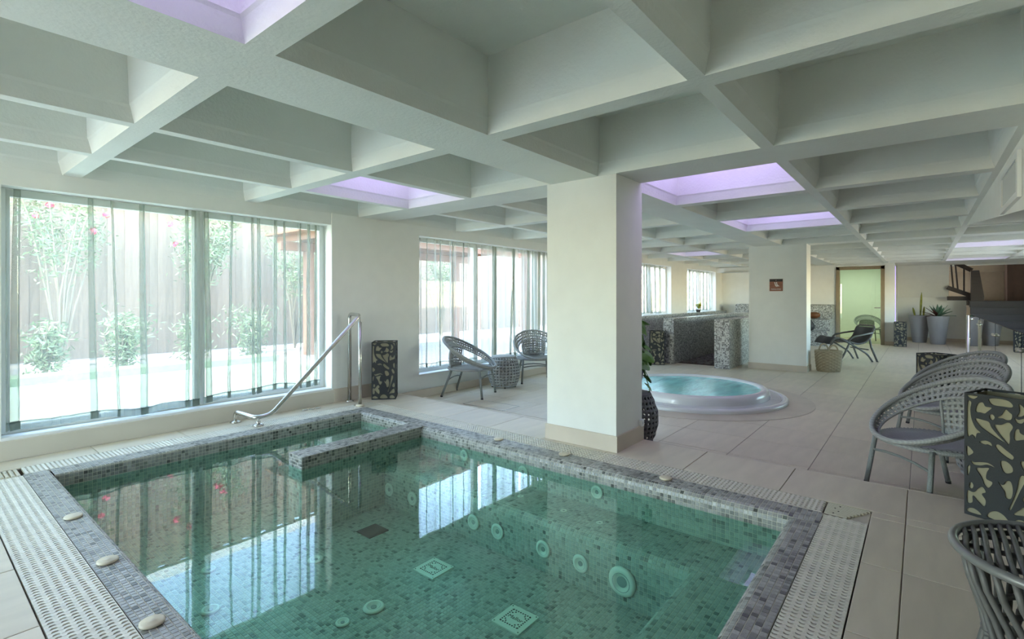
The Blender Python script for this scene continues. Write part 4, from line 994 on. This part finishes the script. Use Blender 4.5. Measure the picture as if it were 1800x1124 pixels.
# stairs
t = thing('staircase', 'grey carpeted staircase rising to a landing at the far right', 'staircase', (18.5, -2, 0), 0, None, 'structure')
for k in range(7):
    z = .175*(k+1); MB().bbox(17.3+.28*k, -3.15, z-.175, 17.3+.28*(k+1)+.03, -1.05, z, .01).build('step', TREAD, t, world=True)
MB().box(19.29, -3.15, 1.1, 21.95, -1.03, 1.225).build('landing', WOODD, t, world=True)
t = thing('stair_balustrade', 'dark wooden balustrade climbing from the stair newel', 'balustrade', (19.6, -1.0, 1.2))
def beam(b, p, q, w_, h):
    p, q = Vector(p), Vector(q); d = (q-p).normalized(); s = d.cross(Vector((1,0,0))); s = s.normalized() if s.length > .01 else Vector((0,1,0)); r = Vector((1,0,0))
    vs_ = [c_+r*a*w_/2+s*e*h/2 for c_ in (p, q) for a, e in ((-1,-1),(1,-1),(1,1),(-1,1))]
    return b.add([tuple(x) for x in vs_], [(0,3,2,1),(4,5,6,7),(0,1,5,4),(1,2,6,5),(2,3,7,6),(3,0,4,7)])
beam(MB(), (19.55,-1.12,2.10), (19.55,-.66,2.40), .09, .12).build('handrail', WOODD, t, world=True)
beam(MB(), (19.55,-1.12,1.37), (19.55,-.58,1.62), .07, .12).build('bottom_rail', WOODD, t, world=True)
for v_ in (-.72,-.82,-.95): beam(MB(), (19.55, v_, 1.37+(v_+1.12)*.46), (19.55, v_+(.06 if v_ > -.9 else 0), 2.12+(v_+1.12)*.65), .04, .04).build('baluster', WOODD, t, world=True)
b = MB(); b.prism([(-1.07,.55),(-1.30,.55),(-1.34,1.35),(-1.24,2.08),(-1.07,2.08)], lambda p, k: (19.0+.18*k, p[0], p[1])).build('newel', WOODD, t, world=True)
MB().box(19.45,-1.12,1.24,19.6,-.58,1.36).build('stringer', WOODD, t, world=True)
# glass railing
t = thing('glass_railing', 'frameless glass railing with steel posts behind the wicker chairs', 'railing', (9, -.72, 0))
for u in (13.7, 10.9): MB().lathe([(.05,0),(.05,.01),(.026,.012),(.026,.96),(.02,.97),(0,.97)], 20, (u, -.72, 0), cap=False).build('post', STEEL, t, smooth=True, world=True)
for a, c_ in ((10.95,12.9),(8.72,10.85),(6.6,8.68),(4.5,6.56),(2.6,4.46)): MB().box(a, -.727, .06, c_, -.715, 1.0).build('pane', RGLASS, t, world=True)
for u, z in ((12.6,.93),(10.9,.90),(10.9,.2),(8.7,.86),(6.58,.84),(8.7,.2),(6.58,.2),(4.48,.84),(4.48,.2)): MB().tube([(u-.12,-.70,z),(u+.12,-.70,z)], .017, 12).tube([(u-.1,-.735,z),(u+.1,-.735,z)], .015, 10).tube([(u,-.74,z),(u,-.69,z)], .014, 8).build('clamp', STEEL, t, smooth=True, world=True)
for a, c_ in ((10.95,12.9),(2.6,10.85)): MB().box(a, -.75, 0, c_, -.69, .07).build('shoe', STEEL, t, world=True)

# ================================================================== VIOLET LED COFFERS
for k, (uu, vv, lb) in enumerate([((-.425,.835),(.795,1.97),'violet coffer lamp in the coffer at the top left'),((2.32,3.49),(3.42,4.26),'violet coffer lamp in the coffer above the window pier'),((3.93,5.10),(.795,1.97),'violet coffer lamp in the coffer right of the near column'),
        ((6.54,7.78),(.795,1.97),'violet coffer lamp in the coffer in front of the wide column'),((10.55,11.62),(3.42,4.26),'violet coffer lamp in the far left coffer above the foot bath'),((11.75,12.85),(-1.59,-.485),'violet coffer lamp in the right coffer beyond the soffit'),((16.42,17.3),(-1.59,-.485),'violet coffer lamp in the last coffer above the stairs')]):
    u, v_ = sum(uu)/2, sum(vv)/2; hu, hv = (uu[1]-uu[0])/2-.09, (vv[1]-vv[0])/2-.09
    t = thing('coffer_lamp', lb, 'lamp', (u, v_, ZC+.40), 0, 'violet lit coffers')
    MB().box(-hu,-hv,.0,hu,hv,.012).build('diffuser', LED, t); MB().box(-hu-.02,-hv-.02,.012,hu+.02,hv+.02,.0299).build('housing', WHITE, t)
t = thing('led_strip', 'violet light strip down the corner of the stair recess', 'lamp', (17.7, .56, 0))
MB().box(17.66,.562,.1,17.70,.578,2.2).build('diffuser', LEDS, t, world=True); MB().box(17.65,.572,.09,17.71,.58,2.21).build('channel', WHITE, t, world=True)
t = thing('added_room_lamp', 'unseen lamp added to brighten the room behind the glass door', 'lamp', (18.8, 1.7, 2.26))  # added lamp, out of view, to brighten the side room
MB().lathe([(0,-.03),(.34,-.03),(.35,0),(0,0)], 24, cap=False).build('diffuser', LAMPW, t); MB().lathe([(.36,0),(.36,.019),(0,.019)], 24, cap=False).build('base', WHITE, t)

# ================================================================== OUTDOORS
struct(MB().box(U0-.3, V0-8, -.34, 26, V0-.2, -.05).build('floor_terrace_right', PAVE), 'paving outside the added right window')
struct(MB().box(-18, V0-6, -.34, U0-.3, 15.2, -.05).build('floor_terrace_back', PAVE), 'paving outside the added rear window')
struct(MB().box(-12, WV+.24, -.3, 26, 15.2, -.05).build('floor_terrace', PAVE), 'pale sunlit paving outside the windows')
struct(MB().box(-12, WV+.24, -.05, 26, 6.6, .06).build('floor_terrace_strip', PAVE), 'paving strip along the building')
t = thing('outdoor_pool', 'long pale green outdoor pool beyond the large window', 'pool', (0, 9, 0))
MB().box(-11, 6.9, -.05, 5.2, 10.6, -.02).build('water', OUTW, t, world=True)
MB().box(-11, 10.6, -.05, 5.2, 11.1, .10).box(-11, 6.6, -.05, 5.2, 6.9, .02).build('tiled_edge', OUTT, t, world=True)
t = thing('board_fence', 'tall weathered board fence at the end of the garden', 'fence', (7, 14.6, 0))
pm = [MB().bbox(-.083,-.012,0,.083,.012,h,.004).mesh('board') for h in (5.5, 5.54, 5.46)]
for m_ in pm: m_.materials.append(FENCE)
rng = random.Random(2)
for k in range(190):
    o = obj('board', pm[k % 3], t); o.location = (-15+.165*k, rng.uniform(-.02,.02), -.05); o.rotation_euler = (0, rng.uniform(-.001,.001), 0)
for z in (.6, 2.2, 3.6, 5.0): MB().box(-15.1, .03, z, 16.4, .07, z+.1).build('rail', FENCE, t)
MB().bbox(-15.1, -.06, 5.5, 16.4, .10, 5.72, .01).build('cap', WHITE, t)
def shrub(x, y, h, w_, nl, label, nf=0, seed=0, low=.2):
    rng = random.Random(seed); t = thing('oleander_shrub', label, 'shrub', (x, y, -.05), 0, 'shrubs along the fence'); b = MB(); tips = []
    for k in range(14):
        a = rng.uniform(0, 2*PI); r = rng.uniform(.3, 1)*w_; hh = h*rng.uniform(.6, 1); p = [(0,0,0), (r*.25*math.cos(a), r*.25*math.sin(a), hh*.4), (r*.6*math.cos(a+.3), r*.6*math.sin(a+.3), hh*.75), (r*math.cos(a+.4), r*math.sin(a+.4), hh)]
        b.tube(p, [.025,.02,.014,.006], 5); tips.append(p)
    b.build('stems', STEM, t); b = MB()
    for k in range(nl):
        p = rng.choice(tips); f_ = rng.uniform(low, 1); i = min(2, int(f_*3)); c_ = Vector(p[i]).lerp(Vector(p[i+1]), f_*3-i)+Vector((rng.gauss(0,.13), rng.gauss(0,.13), rng.gauss(0,.12)))
        d = Vector((rng.gauss(0,1), rng.gauss(0,1), rng.gauss(.3,.7))).normalized(); s = d.cross(Vector((rng.gauss(0,1), rng.gauss(0,1), rng.gauss(0,1)))).normalized(); L = rng.uniform(.09,.17)
        b.add([tuple(c_-d*L*.5), tuple(c_+s*.016), tuple(c_+d*L*.5), tuple(c_-s*.016)], [(0,1,2,3)])
    b.build('foliage', SHRUB, t, kind='stuff')
    if nf:
        for k in range(nf):
            p = rng.choice(tips); c_ = Vector(p[3])+Vector((rng.gauss(0,.2), rng.gauss(0,.2), rng.gauss(-.05,.15))); f_ = MB()
            for q in range(14):
                d = Vector((rng.gauss(0,1), rng.gauss(0,1), rng.gauss(0,1))).normalized(); e = c_+d*.06; s = d.cross(Vector((0,0,1))+d*.1).normalized(); u_ = d.cross(s); f_.add([tuple(e-s*.045), tuple(e-u_*.045), tuple(e+s*.045), tuple(e+u_*.045)], [(0,1,2,3)])
            f_.build('flower', PINK, t)
sd = 0
for x, y, h, w_, nl, nf, lb in [(-3.0,13.1,3.9,1.1,1400,7,'tall oleander with pink flowers at the left end of the garden'),(-.3,13.2,4.2,1.05,1300,9,'tall oleander with pink flowers seen through the left curtain'),(2.1,13.2,4.3,1.05,1100,7,'tall pink-flowering oleander behind the middle of the large window'),
        (4.5,13.2,4.0,1.05,1200,6,'pink-flowering oleander behind the right curtain'),(6.9,13.2,3.6,1.0,1000,2,'oleander behind the right window frame'),(9.4,13.2,3.2,1.0,900,0,'leafy shrub behind the pergola'),(12.3,13.2,3.3,1.0,900,0,'leafy shrub beyond the pergola post'),
        (-1.5,11.9,1.3,.5,700,0,'low green bush at the left of the garden bed'),(.6,11.9,1.2,.5,800,0,'low green bush in the garden bed behind the left curtain'),(2.8,11.9,1.1,.5,700,0,'low green bush in the garden bed behind the centre mullion'),(5.2,11.9,1.2,.55,700,0,'low green bush in the garden bed behind the right curtain'),(8.0,12.3,1.1,.7,600,0,'low green bush beside the pergola'),(-.52,11.9,.9,.15,500,0,'small bush between the two low bushes at the left'),(1.7,11.9,.95,.22,500,0,'small bush just left of the window mullion'),(4.0,11.9,1.0,.25,500,0,'small bush just right of the window mullion')]:
    sd += 1; shrub(x, y, h, w_, int(nl*1.7), lb, int(nf*1.6), sd, .55 if h > 2 else .1)
t = thing('pergola', 'brown timber pergola on the terrace behind the wicker chairs', 'pergola', (9, 9, -.05))
for x, y in ((6.3,8.6),(11.2,8.6),(6.3,11.4),(11.2,11.4)): MB().bbox(x-.09,y-.09,-.05,x+.09,y+.09,2.42,.005).build('post', PERG, t, world=True)
for y in (8.6,11.4): MB().box(5.6,y-.06,2.42,11.8,y+.06,2.62).build('beam', PERG, t, world=True)
for k in range(11): x = 5.8+.58*k; MB().box(x-.04,8.1,2.62,x+.04,11.9,2.76).build('rafter', PERG, t, world=True)
MB().box(5.5,8.2,2.76,11.9,11.9,2.80).build('roof', PERG, t, world=True)
